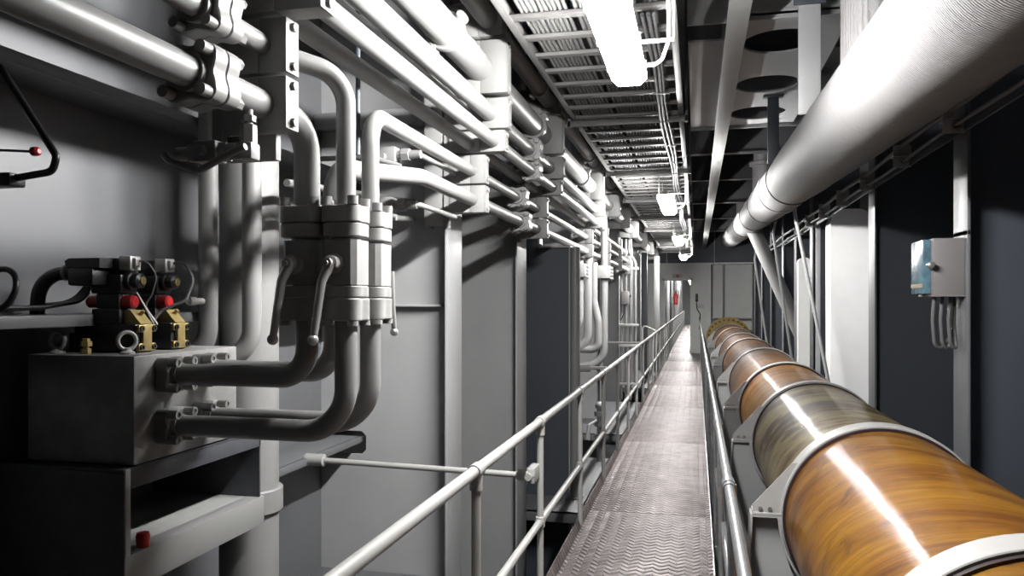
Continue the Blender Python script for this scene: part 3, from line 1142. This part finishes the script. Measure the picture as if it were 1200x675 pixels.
def solenoid(label, y):
    z = BZ1
    t = thing('solenoid_valve', label, 'valve', V(-2.08, y, z), 'solenoid valves on the manifold block')
    b = BM()
    box(b, V(-2.19, y - .045, z), V(-1.965, y + .045, z + .105), .006)
    box(b, V(-2.235, y - .04, z), V(-2.19, y + .04, z + .095), .006)
    box(b, V(-2.265, y - .035, z), V(-2.235, y + .035, z + .07), .006)
    box(b, V(-2.15, y - .05, z + .105), V(-2.03, y + .04, z + .16), .006)
    obj('body', b, 'black', t)
    b = BM()
    box(b, V(-1.965, y - .022, z + .006), V(-1.95, y + .022, z + .103), .002)
    for sy in (-1, 1):
        for sz in (.02, .088):
            box(b, V(-1.965, y + sy * .032 - .014, z + sz - .014), V(-1.95, y + sy * .032 + .014, z + sz + .014), .004)
    o = obj('end_plate', b, 'brass', t)
    o['label'] = 'yellow end plate with four socket screws'
    for sy in (-1, 1):
        for sz in (.02, .088):
            b = BM()
            c = V(-1.95, y + sy * .032, z + sz)
            band(b, c, (1, 0, 0), .005, .0105, .012, 14)
            obj('screw', b, 'black', o)
    b = BM()
    prism(b, [(-1.955, z + H + .105), (-1.975, z + H + .125), (-2.0, z + H + .155), (-2.045, z + H + .155), (-2.045, z + H + .105)], 'Y', y - .03, y + .03)
    cyl(b, V(-1.985, y + .005, z + .14), V(-1.972, y + .005, z + .152), .007, n=10)
    o = obj('bracket', b, 'brass', t)
    b = BM()
    box(b, V(-2.14, y - .04, z + .16), V(-2.04, y + .04, z + .215), .005)
    box(b, V(-2.16, y - .042, z + .215), V(-2.03, y + .042, z + .285), .006)
    box(b, V(-2.12, y - .035, z + .285), V(-2.05, y + .035, z + .345), .005)
    obj('coil', b, 'black', t)
    b = BM()
    lathe(b, V(-2.06, y - .01, z + .185), (1, 0, 0), [(0, .02), (.02, .0235), (.06, .0235), (.067, .017)], 22)
    o = obj('knob', b, 'red', t)
    o['label'] = 'red manual override knob'
    b = BM()
    lathe(b, V(-2.03, y, z + .262), (1, 0, 0), [(0, .034), (.02, .034), (.022, .026), (.05, .028), (.056, .02), (.058, .012)], 24)
    o = obj('solenoid_cap', b, 'black', t)
    b = BM()
    lathe(b, V(-1.974, y, z + .262), (1, 0, 0), [(0, .014), (.006, .014), (.007, .007)], 18)
    obj('cap_screw', b, 'brass', o)
    b = BM()
    box(b, V(-2.05, y - .03, z + .30), V(-2.0, y + .025, z + .352), .004)
    cyl(b, V(-2.0, y, z + .325), V(-1.995, y, z + .325), .019, n=18)
    box(b, V(-2.0, y - .02, z + .315), V(-1.985, y + .005, z + .345), .003)
    o = obj('connector', b, 'chrome', t)
    return t


s1 = solenoid('front solenoid valve with a short looped wire and red knobs', 2.42)
s2 = solenoid('rear solenoid valve with a long grey cable looping down', 2.61)
b = BM()
lathe(b, V(-2.13, 2.41, BZ1 + .185), (-1, 0, 0), [(0, .018), (.02, .0225), (.06, .0225), (.067, .016)], 22)
o = obj('knob', b, 'red', s1)
z = BZ1
obj('wire', tube(BM(), [V(-1.985, 2.42, z + .335), V(-1.95, 2.42, z + .33), V(-1.92, 2.43, z + .28), V(-1.95, 2.44, z + .21), V(-1.99, 2.45, z + .17), V(-1.96, 2.47, z + .09)], .0035, 8, .04), 'cable_a', s1)
obj('wire', tube(BM(), [V(-1.99, 2.41, z + .22), V(-1.965, 2.43, z + .16), V(-1.94, 2.46, z + .10)], .003, 8, .03), 'white', s1)
obj('cable', tube(BM(), [V(-1.985, 2.61, z + .335), V(-1.94, 2.61, z + .34), V(-1.89, 2.60, z + .27), V(-1.91, 2.58, z + .19), V(-1.99, 2.54, z + .15), V(-2.02, 2.51, z + .09)], .006, 10, .05), 'cable_a', s2)
# plug and stiff dark conduit coming in from the left
cp = thing('plug_conduit', 'stiff black conduit arching to the plug behind the front solenoid valve', 'conduit', V(-2.3, 2.35, -.1))
obj('conduit', tube(BM(), [V(-2.34, 2.32, -.09), V(-2.33, 2.32, .10), V(-2.10, 2.36, .105)], .025, 18, .10), 'black', cp)
b = BM()
lathe(b, V(-2.235, 2.338, .104), (1, .1, 0), [(0, .026), (.004, .03), (.012, .03), (.016, .026)], 18)
obj('ferrule', b, 'valve', cp)
b = BM()
box(b, V(-2.20, 2.31, .055), V(-2.09, 2.40, .12), .01)
prism(b, [(-2.21, H + .12), (-2.07, H + .12), (-2.07, H + .155), (-2.20, H + .155), (-2.22, H + .145)], 'Y', 2.32, 2.39)
obj('plug', b, 'black', cp)
# flat bundle of thin cables on the stringer behind
cb = thing('cable_bundle', 'bundle of thin black cables tied along the shelf left of the manifold', 'cable', V(-2.25, 2.2, -.04))
for k in range(6):
    obj('cable', tube(BM(), [V(-2.36 + .02 * k, .6, -.03 + .004 * (k % 2)), V(-2.34 + .018 * k, 2.25, -.028 + .006 * (k % 2)), V(-2.28 + .012 * k, 2.42, .0), V(-2.19, 2.42, .085)], .006, 8, .06), 'black', cb)
hl = thing('looped_hose', 'dark rubber hose looped at the left edge above the shelf', 'hose', V(-2.05, 1.95, -.05))
pts = [V(-2.09 + .065 * math.cos(a), 1.93 + .02 * math.sin(a), .035 + .065 * math.sin(a)) for a in [2 * PI * k / 24 - 1.7 for k in range(21)]]
obj('hose', tube(BM(), [V(-2.3, 1.9, -.045)] + pts, .0095, 12), 'black', hl)

# table under the block
TZ = -.565
tb = thing('equipment_table', 'dark steel cabinet table carrying the manifold block, open at its right side', 'table', V(-2.1, 2.5, -1.76))
b = BM()
box(b, V(XL + .002, 2.20, TZ - .012), V(-1.87, 3.04, TZ), .003)
box(b, V(-1.9, 2.20, TZ - .075), V(-1.872, 3.04, TZ - .012), .003)
obj('table_top', b, 'cabinet', tb)
obj('front_panel', box(BM(), V(XL + .002, 2.195, -1.76), V(-1.862, 2.203, TZ - .012), .002), 'cabinet', tb)
obj('back_panel', box(BM(), V(XL + .002, 3.03, -.985), V(-1.872, 3.04, TZ - .012)), 'cabinet', tb)
obj('edge_strip', box(BM(), V(-1.864, 2.195, -.86), V(-1.856, 2.22, TZ), .002), 'valve', tb)
o = obj('shelf', box(BM(), V(XL + .002, 2.204, -.875), V(-1.94, 3.03, -.862), .002), 'valve', tb)
b = BM()
box(b, V(-1.94, 2.204, -.985), V(-1.866, 3.06, -.862), .004)
o = obj('side_beam', b, 'pipe', tb)
o['label'] = 'pale grey beam from the table to the pillar'
rc = obj('end_cap', lathe(BM(), V(-1.89, 2.32, -.862), (0, 0, 1), [(0, .021), (.04, .024), (.045, .021), (.05, .021)], 22), 'red', loc=V(-1.89, 2.32, -.862))
rc.name = 'bottle_cap'
tag(rc, 'small red plastic cap on the beam at the open side of the table', 'cap')
# pillar behind the table with its collar
pl = thing('pillar', 'round pale grey steel pillar behind the valves, from floor to deckhead', 'pillar', V(-2.03, 3.2, -1.76))
obj('shaft', cyl(BM(), V(-2.03, 3.2, -1.76), V(-2.03, 3.2, CEIL), .133, n=48), 'pipe', pl)
obj('collar', band(BM(), V(-2.03, 3.2, -.92), (0, 0, 1), .13, .152, .11, 48, .006), 'pipe', pl)
# two risers beside the pillar
for lab, x, y in (('vertical grey pipe in front of the pillar, curving in behind the manifold', -1.865, 2.96),
                  ('vertical grey pipe left of the pillar, curving in behind the manifold', -2.10, 2.99)):
    t = thing('riser_pipe', lab, 'pipe', V(x, y, -.3), 'vertical pipes beside the pillar')
    obj('tube', tube(BM(), [V(x, y, CEIL), V(x, y, -.20), V(x - .2, y - .06, -.30)], .041, 26, .13, bn=14), 'pipe', t)
tp = thing('test_point', 'small pale test nipple sticking out of the left riser pipe', 'fitting', V(-2.13, 2.94, .02))
b = BM()
lathe(b, V(-2.10, 2.955, .0), (-.35, -1, 0), [(0, .014), (.04, .014), (.04, .019), (.07, .019), (.07, .012), (.08, .012)], 14)
obj('nipple', b, 'white', tp)

# small tap assemblies


def small_tap(label, p, long_bar=True):
    """Little ball valve hung under a pipe: stem, elbow, body and bent bar handle; p is the stem top."""
    t = thing('small_tap', label, 'valve', p, 'small drain taps under the rack pipes')
    b = BM()
    cyl(b, p, p + Vector((0, 0, -.05)), .013, n=12)
    cyl(b, p + Vector((0, 0, -.022)), p + Vector((0, 0, -.04)), .022, n=6)
    cyl(b, p + Vector((0, 0, -.05)), p + Vector((0, 0, -.105)), .025, n=6)
    obj('stem', b, 'valve', t)
    b = BM()
    q = p + Vector((0, 0, -.125))
    box(b, q + Vector((-.03, -.025, -.028)), q + Vector((.025, .025, .022)), .007)
    cyl(b, q + Vector((-.03, 0, 0)), q + Vector((-.065, 0, 0)), .026, n=16)
    cyl(b, q + Vector((-.065, 0, 0)), q + Vector((-.09, 0, 0)), .03, n=6)
    box(b, q + Vector((-.17, -.032, -.032)), q + Vector((-.09, .032, .032)), .007)
    cyl(b, q + Vector((-.17, 0, 0)), q + Vector((-.195, 0, 0)), .029, n=6)
    cyl(b, q + Vector((-.195, 0, 0)), q + Vector((-.24, 0, 0)), .021, n=16)
    obj('body', b, 'valve', t)
    b = BM()
    c = q + Vector((-.13, -.035, 0))
    cyl(b, c, c + Vector((0, -.02, 0)), .016, n=16)
    tube(b, [c + Vector((-.12, -.015, -.01)), c + Vector((-.10, -.018, -.03)), c + Vector((.0, -.02, -.065)), c + Vector((.12, -.02, -.01)), c + Vector((.155, -.02, 0))], .0105, 12, .03)
    obj('bar_handle', b, 'pipe', t)
    return t


small_tap('small drain tap with a bent bar handle under the lower top-left pipe', V(-1.29, 2.03, EZ - .034))


def wall_tap(label, p):
    """Little cube-bodied tap lying along x with nuts at both ends and a slanting bar handle."""
    t = thing('small_tap', label, 'valve', p, 'small taps beside the hooked pipe')
    b = BM()
    box(b, p + 1.35 * Vector((-.035, -.03, -.03)), p + 1.35 * Vector((.035, .03, .03)), .006)
    for sg in (-1, 1):
        cyl(b, p + 1.35 * Vector((sg * .035, 0, 0)), p + 1.35 * Vector((sg * .055, 0, 0)), .024, n=14)
        cyl(b, p + 1.35 * Vector((sg * .055, 0, 0)), p + 1.35 * Vector((sg * .085, 0, 0)), .035, n=6)
        cyl(b, p + 1.35 * Vector((sg * .085, 0, 0)), p + 1.35 * Vector((sg * .13, 0, 0)), .022, n=14)
    obj('body', b, 'pipe', t)
    b = BM()
    cyl(b, p + 1.35 * Vector((-.01, -.03, -.01)), p + 1.35 * Vector((-.01, -.055, -.01)), .018, n=12)
    tube(b, [p + 1.35 * Vector((-.13, -.055, .02)), p + 1.35 * Vector((-.09, -.06, .015)), p + 1.35 * Vector((-.01, -.06, -.03)), p + 1.35 * Vector((.07, -.058, -.055))], .015, 12, .03)
    obj('bar_handle', b, 'pipe', t)


wall_tap('small white tap just right of the hooked pipe, upper of two', V(-1.56, 3.75, .76))
wall_tap('small white tap just right of the hooked pipe, lower of two', V(-1.58, 3.75, .50))
# pipework that carries the two far taps
for z_, w_ in ((.76, 'upper'), (.50, 'lower')):
    o = obj('drain_tube', tube(BM(), [V(-2.1, 3.75, z_), V(-1.74, 3.75, z_)], .014, 12), 'pipe')
    tag(o, 'thin grey tube running left behind the hooked pipe to the %s small tap' % w_, 'tube')
    o = obj('drain_tube', tube(BM(), [V(-1.42, 3.75, z_), V(-1.395, 3.75, z_), V(-1.395, 4.36, z_)], .014, 12, .04), 'pipe')
    tag(o, 'thin grey tube from the %s small tap to the bracket' % w_, 'tube')
for z_, w_ in ((.47, 'upper'), (.36, 'lower')):
    o = obj('slim_pipe', tube(BM(), [V(-1.75, 3.05, z_ + .05), V(-1.75, 4.6, z_ + .16)], .017, 12), 'pipe')
    tag(o, 'slim sloping pipe seen between the valve pipes, %s of two' % w_, 'pipe')
o = obj('hanger_rod', cyl(BM(), V(-1.62, 3.5, .72), V(-1.62, 3.5, CEIL), .012, n=12), 'hull_dark')
tag(o, 'thin dark vertical rod behind the hooked pipe bend', 'rod')
# bent rod with red tip hanging at far left
br = thing('lever_rod', 'thin bent black rod with a red tip high at the left edge', 'rod', V(-2.0, 1.9, .38))
obj('rod', tube(BM(), [V(-2.3, 1.9, .80), V(-2.05, 1.9, .71), V(-1.845, 1.9, .43), V(-1.86, 1.9, .385), V(-2.1, 1.9, .36)], .011, 12, .03), 'black', br)
b = BM()
box(b, V(-2.12, 1.87, .345), V(-1.985, 1.93, .385), .006)
obj('grip', b, 'black', br)
obj('wire', tube(BM(), [V(-2.15, 1.93, .47), V(-1.96, 1.93, .455)], .004, 8), 'black', br)
obj('red_tip', lathe(BM(), V(-1.965, 1.93, .455), (1, 0, 0), [(0, .009), (.004, .014), (.022, .014), (.028, .007)], 14), 'red', br)

# second valve station down the passage
RM_ = [('far drop pipe nearest the camera, with a square valve block', -1.43, 9.6, .62, -.42, 1),
       ('white drop pipe between the two far valve blocks, curving left at its foot', -1.36, 9.88, .62, -.64, 0),
       ('far drop pipe below the elbow, with a square valve block', -1.19, 10.2, .50, -.86, 1)]
for lab, x, y, z0, z1, val in RM_:
    t = thing('drop_pipe', lab, 'pipe', V(x, y, z1), 'drop pipes at the far valve station')
    obj('tube', tube(BM(), [V(x, y, z0), V(x, y, z1), V(-2.1, y, z1)], .05 if val else .06, 24, .24, bn=12), 'pipe', t)
    if val:
        v = obj('valve_block', box(BM(), V(x - .10, y - .1, .30), V(x + .085, y + .1, .47), .012), 'valve', t)
        b = BM()
        for zz in (.30, .345, .39, .435):
            cyl(b, V(x + .085, y - .02, zz), V(x + .12, y - .02, zz), .02, n=10)
        obj('bolt_row', b, 'valve', v)
    else:
        obj('twin_tube', tube(BM(), [V(x + .07, y + .02, .5), V(x + .07, y + .02, .0), V(x + .13, y, -.25), V(x + .13, y, z1 + .02), V(x - .1, y, z1 + .02)], .05, 18, .1), 'pipe', t)

# bank of slim risers, junction box and cable further on
CY = 15.0
for k, x in enumerate((-1.42, -1.33, -1.24, -1.15)):
    t = thing('slim_riser', 'slim white vertical tube in the far bank of four, %s from the left' % ORD[k].replace('nearest', 'first'), 'tube', V(x, CY, -1.9), 'slim tubes in the far bank')
    obj('tube', tube(BM(), [V(x - .12 if k == 3 else x, CY, 1.2), V(x - .12 if k == 3 else x, CY, .95), V(x, CY, .75), V(x, CY, -1.9)], .028, 14, .12), 'pipe', t)
for k, zz in enumerate((.63, -.46, -.86, -1.6)):
    o = obj('tube_clamp_bar', box(BM(), V(-1.47, CY - .06, zz - .025), V(-1.08, CY - .03, zz + .025), .005), 'white')
    tag(o, 'pale cross bar clamping the far bank of tubes, %s from the top' % ORD[k].replace('nearest', 'first'), 'bar', 'cross bars on the far tube bank')
jb = thing('junction_box', 'small grey junction box hung on the far bank of tubes', 'box', V(-1.34, CY - .1, -.04))
obj('case', box(BM(), V(-1.41, CY - .14, -.06), V(-1.26, CY - .03, .19), .008), 'box', jb)
obj('gland', cyl(BM(), V(-1.25, CY - .09, .10), V(-1.22, CY - .09, .10), .025, n=10), 'black', jb)
obj('cable', tube(BM(), [V(-1.36, CY - .1, -.06), V(-1.36, CY - .1, -.25), V(-1.43, CY - .08, -.38)], .010, 10, .06), 'black', jb)
# tall dark cable ducts behind the bank
for k, x in enumerate((-1.22, -1.0)):
    y = 19.2 + k * 1.6
    o = obj('vertical_duct', box(BM(), V(x - .1, y, -1.9), V(x + .04, y + .12, 1.2), .01), 'hull_dark' if k == 0 else 'pipe')
    tag(o, ['dark', 'pale'][k] + ' tall vertical duct beyond the slim tubes, left of the doorway', 'duct')
# low deck valve by the gangway
lv = thing('deck_valve', 'small pale valve with a hanging lever low down left of the gangway', 'valve', V(-1.12, 9.1, -1.9))
b = BM()
cyl(b, V(-1.12, 9.1, -1.9), V(-1.12, 9.1, -1.25), .03, n=16)
for zz in (-1.62, -1.48, -1.36):
    cyl(b, V(-1.12, 9.1, zz), V(-1.12, 9.1, zz + .05), .06, n=20)
ball(b, V(-1.12, 9.1, -1.24), .05)
obj('body', b, 'pipe', lv)
obj('lever', tube(BM(), [V(-1.14, 9.0, -1.40), V(-1.22, 8.95, -1.45), V(-1.24, 8.95, -1.62)], [.018, .018, .03], 12), 'white', lv)

# ------------------------------------------------------------------ cable ladder overhead
TX0, TX1, TZ0 = -.945, -.116, 1.45
secs = [(-1.0, 6.10), (6.16, 8.60), (8.66, 13.3), (13.36, 18.0), (18.06, 22.7)]
snames = ['nearest section of overhead cable ladder, brightly lit beside the first lamp', 'short dark second section of overhead cable ladder',
          'third section of overhead cable ladder, above the second lamp', 'fourth section of overhead cable ladder, above the third lamp',
          'fifth and last section of overhead cable ladder, farthest from the camera']
for (a, b_), lab in zip(secs, snames):
    t = thing('cable_ladder', lab, 'cable tray', V((TX0 + TX1) / 2, (a + b_) / 2, TZ0), 'overhead cable ladder sections')
    for x, nm in ((TX0, -1), (TX1, 1)):
        b = BM()
        box(b, V(x - .006, a, TZ0), V(x + .006, b_, TZ0 + .085), .002)
        box(b, V(x - .02, a, TZ0 - .002), V(x + .02, b_, TZ0 + .004), .001)
        obj('side_rail', b, 'tray', t)
    nr = int((b_ - a) / .30)
    for k in range(nr):
        y = a + .13 + k * (b_ - a - .15) / max(nr - 1, 1)
        b = BM()
        box(b, V(TX0, y - .028, TZ0 + .004), V(TX1, y + .028, TZ0 + .010), .001)
        box(b, V(TX0, y - .03, TZ0 + .004), V(TX1, y - .024, TZ0 + .024), .001)
        box(b, V(TX0, y + .024, TZ0 + .004), V(TX1, y + .03, TZ0 + .024), .001)
        obj('rung', b, 'tray', t)
random.seed(3)
x = TX0 + .075
k = 0
while x < TX1 - .06:
    r = random.choice((.0095, .0105, .011, .012))
    o = obj('tray_cable', cyl(BM(), V(x, -1, TZ0 + .026 + r), V(x, 22.7, TZ0 + .026 + r), r, n=10), 'cable_a' if random.random() < .92 else 'cable_b')
    tag(o, 'straight cable lying lengthwise on the overhead cable ladder', 'cable', 'cables lying on the overhead ladder')
    x += 2 * r + random.choice((.001, .0015, .002, .003, .006)) + (.03 if random.random() < .06 else 0)
    k += 1
for k, y in enumerate((1.2, 3.7, 6.13, 8.63, 11.0, 13.33, 15.7, 18.03, 20.4, 22.6)):
    t = thing('ladder_hanger', 'grey cross bar with drop rods under the cable ladder, %s from the camera' % ORD[k], 'hanger', V(-.53, y, TZ0), 'hangers of the cable ladder')
    b = BM()
    if y > 4:
        box(b, V(TX0 - .07, y - .03, TZ0 - .055), V(TX1 + .05, y - .024, TZ0 - .004), .002)
        box(b, V(TX0 - .07, y - .03, TZ0 - .010), V(TX1 + .05, y + .03, TZ0 - .004), .002)
    else:
        box(b, V(TX0 - .04, y - .02, TZ0 + .09), V(TX1 + .05, y + .02, TZ0 + .10), .002)
    obj('cross_bar', b, 'tray', t)
    for x in (TX0 - .05, TX1 + .04):
        obj('drop_bar', box(BM(), V(x - .012, y - .03, TZ0 - .05 if y > 4 else TZ0 + .09), V(x + .012, y + .03, CEIL), .002), 'hull_dark', t)

# lamps under the ladder
LX, LL = -.33, 1.5


def make_lamp(label, y, LZ=1.09):
    t = thing('strip_lamp', label, 'lamp', V(LX, y, LZ), 'fluorescent strip lamps under the cable ladder')
    b = BM()
    w = .088
    prof = [(-w * .62, 0), (w * .62, 0), (w, .032), (w, .062), (-w, .062), (-w, .032)]
    prism(b, [(LX + p[0], LZ + H + p[1]) for p in prof], 'Y', y - LL / 2, y + LL / 2)
    obj('diffuser', b, 'lamp', t)
    obj('fluorescent_tube', cyl(BM(), V(LX, y - LL / 2 + .03, LZ + .028), V(LX, y + LL / 2 - .03, LZ + .028), .024, n=18), 'tubelight', t)
    b = BM()
    box(b, V(LX - .034, y - LL / 2 - .005, LZ + .062), V(LX + .034, y + LL / 2 + .005, LZ + .10), .006)
    hs = obj('housing', b, 'white', t)
    for k in range(4):
        yy = y - LL / 2 + .14 + k * (LL - .28) / 3
        for sg in (-1, 1):
            b = box(BM(), V(LX + sg * (w + .002), yy - .018, LZ + .035), V(LX + sg * (w + .008), yy + .018, LZ + .075), .002)
            obj('clip', b, 'white', hs)
    for yy in (y - LL * .32, y + LL * .27):
        b = BM()
        box(b, V(LX - .08, yy - .02, LZ + .10), V(TX1 + .02, yy + .02, LZ + .106), .001)
        box(b, V(TX1 + .012, yy - .02, LZ + .10), V(TX1 + .02, yy + .02, TZ0 + .02), .001)
        box(b, V(LX - .08, yy - .02, LZ + .10), V(LX - .072, yy + .02, TZ0 + .004), .001)
        obj('bracket', b, 'white', t)
    e = y + LL / 2
    b = tube(BM(), [V(LX + .05, e - .06, LZ + .08), V(LX + .16, e - .05, LZ + .085), V(TX1 - .01, e - .2, LZ + .15), V(TX1 - .01, e - .28, TZ0 - .02)], .0095, 12, .07)
    obj('lamp_cord', b, 'white', t)
    return t


make_lamp('big glaring strip lamp at the top of the photo, nearest the camera', 3.17)
make_lamp('second strip lamp from the camera, whole and glowing below the ladder', 9.2)
make_lamp('third strip lamp from the camera, small and glowing', 14.7)
make_lamp('fourth strip lamp from the camera, just above the doorway', 20.3)
for k in range(6):
    make_lamp('strip lamp in the passage beyond the doorway, %s past the door' % ORD[k].replace('nearest', 'first'), 28.2 + 5 * k)
ct = thing('conduit_run', 'pair of thin metal conduits clipped along under the cable ladder', 'conduit', V(-.24, 8, 1.4))
for k, x in enumerate((-.262, -.232, -.205)):
    pts = [V(x, 3.85, TZ0 - .03)]
    y = 4.8
    while y < 22:
        pts.append(V(x + .012 * math.sin(y * 1.7 + k * .6), y, TZ0 - .028 - .012 * abs(math.sin(y * 1.3))))
        y += .7
    obj('conduit', tube(BM(), pts, .011 if k < 2 else .008, 12), 'galv', ct)
b = BM()
for y in (5.3, 7.1, 10.6, 12.0):
    box(b, V(-.29, y - .012, TZ0 - .045), V(-.175, y + .012, TZ0 - .04), .001)
    box(b, V(-.29, y - .012, TZ0 - .045), V(-.286, y + .012, TZ0 + .004), .001)
obj('clip', b, 'galv', ct)
wt = obj('wire_tail', tube(BM(), [V(-.26, 7.8, TZ0 - .03), V(-.14, 8.15, TZ0 - .11), V(-.12, 7.9, TZ0 - .0)], .007, 8, .05), 'white')
tag(wt, 'loose white wire tail under the dark second ladder section', 'wire')

# ------------------------------------------------------------------ starboard fittings
eb = thing('switch_box', 'grey switch box with a bluish side, on the post at right', 'box', V(1.5, 5.3, -.05))
obj('case', box(BM(), V(1.405, 5.16, .04), V(1.582, 5.45, .385), .006), 'box', eb)
obj('base_tray', box(BM(), V(1.40, 5.15, .028), V(1.60, 5.46, .04), .002), 'box', eb)
obj('side_cover', box(BM(), V(1.36, 5.20, .045), V(1.405, 5.47, .38), .006), 'blue', eb)
obj('tape', box(BM(), V(1.357, 5.205, .085), V(1.36, 5.465, .108)), 'tan', eb)
obj('catch', lathe(BM(), V(1.385, 5.16, .22), (0, -1, 0), [(0, .02), (.05, .02), (.055, .012)], 12), 'bolt', eb)
obj('back_bracket', box(BM(), V(1.582, 5.12, .40), V(1.60, 5.38, .43), .002), 'hull_dark', eb)
for k in range(3):
    x = 1.44 + .045 * k
    obj('cable', tube(BM(), [V(x, 5.26, .03), V(x - .01, 5.26, -.12), V(x + .0, 5.26, -.27), V(x + .04, 5.28, -.30), V(1.56, 5.30, -.2 + .03 * k), V(1.565, 5.30, .03)], .011, 10, .05), 'cable_a', eb)
# ducts with rounded shoulders


def duct(label, x0, x1, y0, y1, ztop, r):
    pts = [(x0, FLOOR + H), (x1, FLOOR + H)]
    for k in range(7):
        a = PI / 2 * k / 6
        pts.append((x1 - r + r * math.cos(a), ztop + H - r + r * math.sin(a)))
    for k in range(7):
        a = PI / 2 + PI / 2 * k / 6
        pts.append((x0 + r + r * math.cos(a), ztop + H - r + r * math.sin(a)))
    b = prism(BM(), pts, 'Y', y0, y1)
    o = obj('air_duct', b, 'duct')
    return tag(o, label, 'duct')


duct('wide white upright duct with rounded shoulders behind the amber pipe', 1.70, 2.22, 10.7, 11.1, 1.2, .2)
duct('narrow white upright duct with rounded shoulders, left of the wide one', 1.50, 1.67, 12.3, 12.5, .66, .07)
for lab, p, q, w in (('slanting thin brace at right, just left of the wide white duct', V(1.22, 10.4, 1.15), V(1.68, 10.4, -1.3), .022),
                     ('slanting thin brace at right, beside the narrow white duct', V(1.22, 13.2, 1.1), V(1.56, 13.2, -1.3), .022),
                     ('slanting thin brace at right, farthest and nearest to the bulkhead', V(1.27, 18, .95), V(1.58, 18, -1.3), .025)):
    o = obj('brace', tube(BM(), [p + Vector((.06, 0, .34)), p, q], w, 10, .12), 'hull')
    tag(o, lab, 'brace', 'slanting braces at right')
b = BM()
tp_ = obj('slim_post', box(BM(), V(1.62, 11.4, FLOOR), V(1.68, 11.45, 1.1), .004), 'hull')
tag(tp_, 'thin grey post standing between the two white ducts', 'post')
# cable runs under the lagged pipe
cr = thing('cable_run', 'two cables on stand-off clips running along the right side above the frames', 'cable', V(1.52, 5, 1.1))
for k, (x, z) in enumerate(((1.50, 1.155), (1.53, 1.065))):
    pts = [V(x, -.5 + .5 * j, z + .010 * math.sin(j * 1.1 + k)) for j in range(40)]
    obj('cable', tube(BM(), pts, .017 if k == 0 else .013, 12), 'cable_a', cr)
for k in range(9):
    y = 2.75 + 1.22 * k
    b = BM()
    box(b, V(1.46, y - .03, 1.02), V(1.59, y - .022, 1.19), .002)
    box(b, V(1.46, y - .05, 1.10), V(1.59, y + .05, 1.112), .002)
    box(b, V(1.48, y - .035, 1.135), V(1.525, y + .035, 1.178), .005)
    box(b, V(1.51, y - .03, 1.045), V(1.555, y + .03, 1.085), .005)
    obj('standoff_clip', b, 'hull', cr)
b = BM()
box(b, V(1.575, 1, 1.03), V(1.59, 15, 1.09), .002)
obj('carrier_bar', b, 'hull_dark', cr)

# ------------------------------------------------------------------ at and beyond the doorway
sg = thing('door_sign', 'small white sign with a red mark above the doorway', 'sign', V(-.58, yp - .06, .76))
obj('plate', box(BM(), V(-.74, yp - .062, .75), V(-.44, yp - .054, .87), .002), 'white', sg)
obj('red_mark', box(BM(), V(-.64, yp - .066, .77), V(-.54, yp - .062, .85), .002), 'red', sg)
nb = thing('notice_plate', 'white notice plate on the right of the doorway', 'sign', V(.18, yp - .02, -.16))
obj('plate', box(BM(), V(.03, yp - .012, -.22), V(.24, yp, -.06), .002), 'white', nb)
ph = thing('wall_telephone', 'small black wall telephone with its cord hanging right of the doorway', 'telephone', V(.02, yp - .05, .0))
obj('handset', box(BM(), V(-.03, yp - .08, -.02), V(.05, yp, .24), .02), 'black', ph)
obj('cord', tube(BM(), [V(0, yp - .05, -.04), V(.02, yp - .06, -.25), V(.12, yp - .06, -.4), V(.1, yp - .06, -.9)], .014, 8, .1), 'black', ph)
fe = thing('fire_extinguisher', 'red fire extinguisher hanging beyond the doorway', 'extinguisher', V(-.79, 31, -.12))
c = V(-.79, 31.0, -.14)
obj('cylinder', lathe(BM(), c, (0, 0, 1), [(0, .07), (.01, .085), (.40, .085), (.47, .045), (.5, .03), (.52, .03)], 24), 'red', fe)
obj('hose', tube(BM(), [c + Vector((0, 0, .52)), c + Vector((.05, -.03, .62)), c + Vector((.1, -.03, .5)), c + Vector((.1, -.05, .25))], .012, 8, .05), 'black', fe)
obj('hook', box(BM(), c + Vector((-.02, .06, .3)), c + Vector((.02, .12, .36))), 'hull', fe)
obj('arm', box(BM(), c + Vector((-.31, .08, .32)), c + Vector((.02, .12, .35))), 'hull', fe)
for k in range(16):
    y = 27.0 + 1.9 * k
    t = thing('riser_pipe', 'pale vertical pipe on the left beyond the doorway, number by distance: %s' % (['first', 'second', 'third', 'fourth', 'fifth', 'sixth', 'seventh', 'eighth', 'ninth', 'tenth', 'eleventh', 'twelfth', 'thirteenth', 'fourteenth', 'fifteenth', 'sixteenth'][k]), 'pipe', V(-1.1, y, FLOOR), 'vertical pipes beyond the doorway')
    obj('tube', cyl(BM(), V(-1.08 + .05 * (k % 2), y, FLOOR), V(-1.08 + .05 * (k % 2), y, CEIL), .07, n=14), 'pipe', t)

# ------------------------------------------------------------------ camera, world, view
cam = bpy.data.cameras.new('camera')
co = bpy.data.objects.new('camera', cam)
C.objects.link(co)
co.location = (0, 0, H)
co.rotation_euler = (PI / 2, 0, math.radians(13.5))
cam.sensor_width = 36
cam.lens = 36 * 900 / 1200
cam.shift_y = 15.5 / 1200
cam.clip_start = .05
cam.clip_end = 200
bpy.context.scene.camera = co

w = bpy.data.worlds.new('world')
bpy.context.scene.world = w
w.use_nodes = True
w.node_tree.nodes['Background'].inputs[0].default_value = (0, 0, 0, 1)

sc = bpy.context.scene
sc.view_settings.view_transform = 'Standard'
sc.view_settings.look = 'None'
sc.view_settings.gamma = 1
sc.view_settings.use_curve_mapping = False
sc.view_settings.exposure = 0.5
try:
    sc.cycles.use_denoising = True
    sc.cycles.max_bounces = 8
    sc.cycles.diffuse_bounces = 1
    sc.cycles.glossy_bounces = 4
except Exception:
    pass
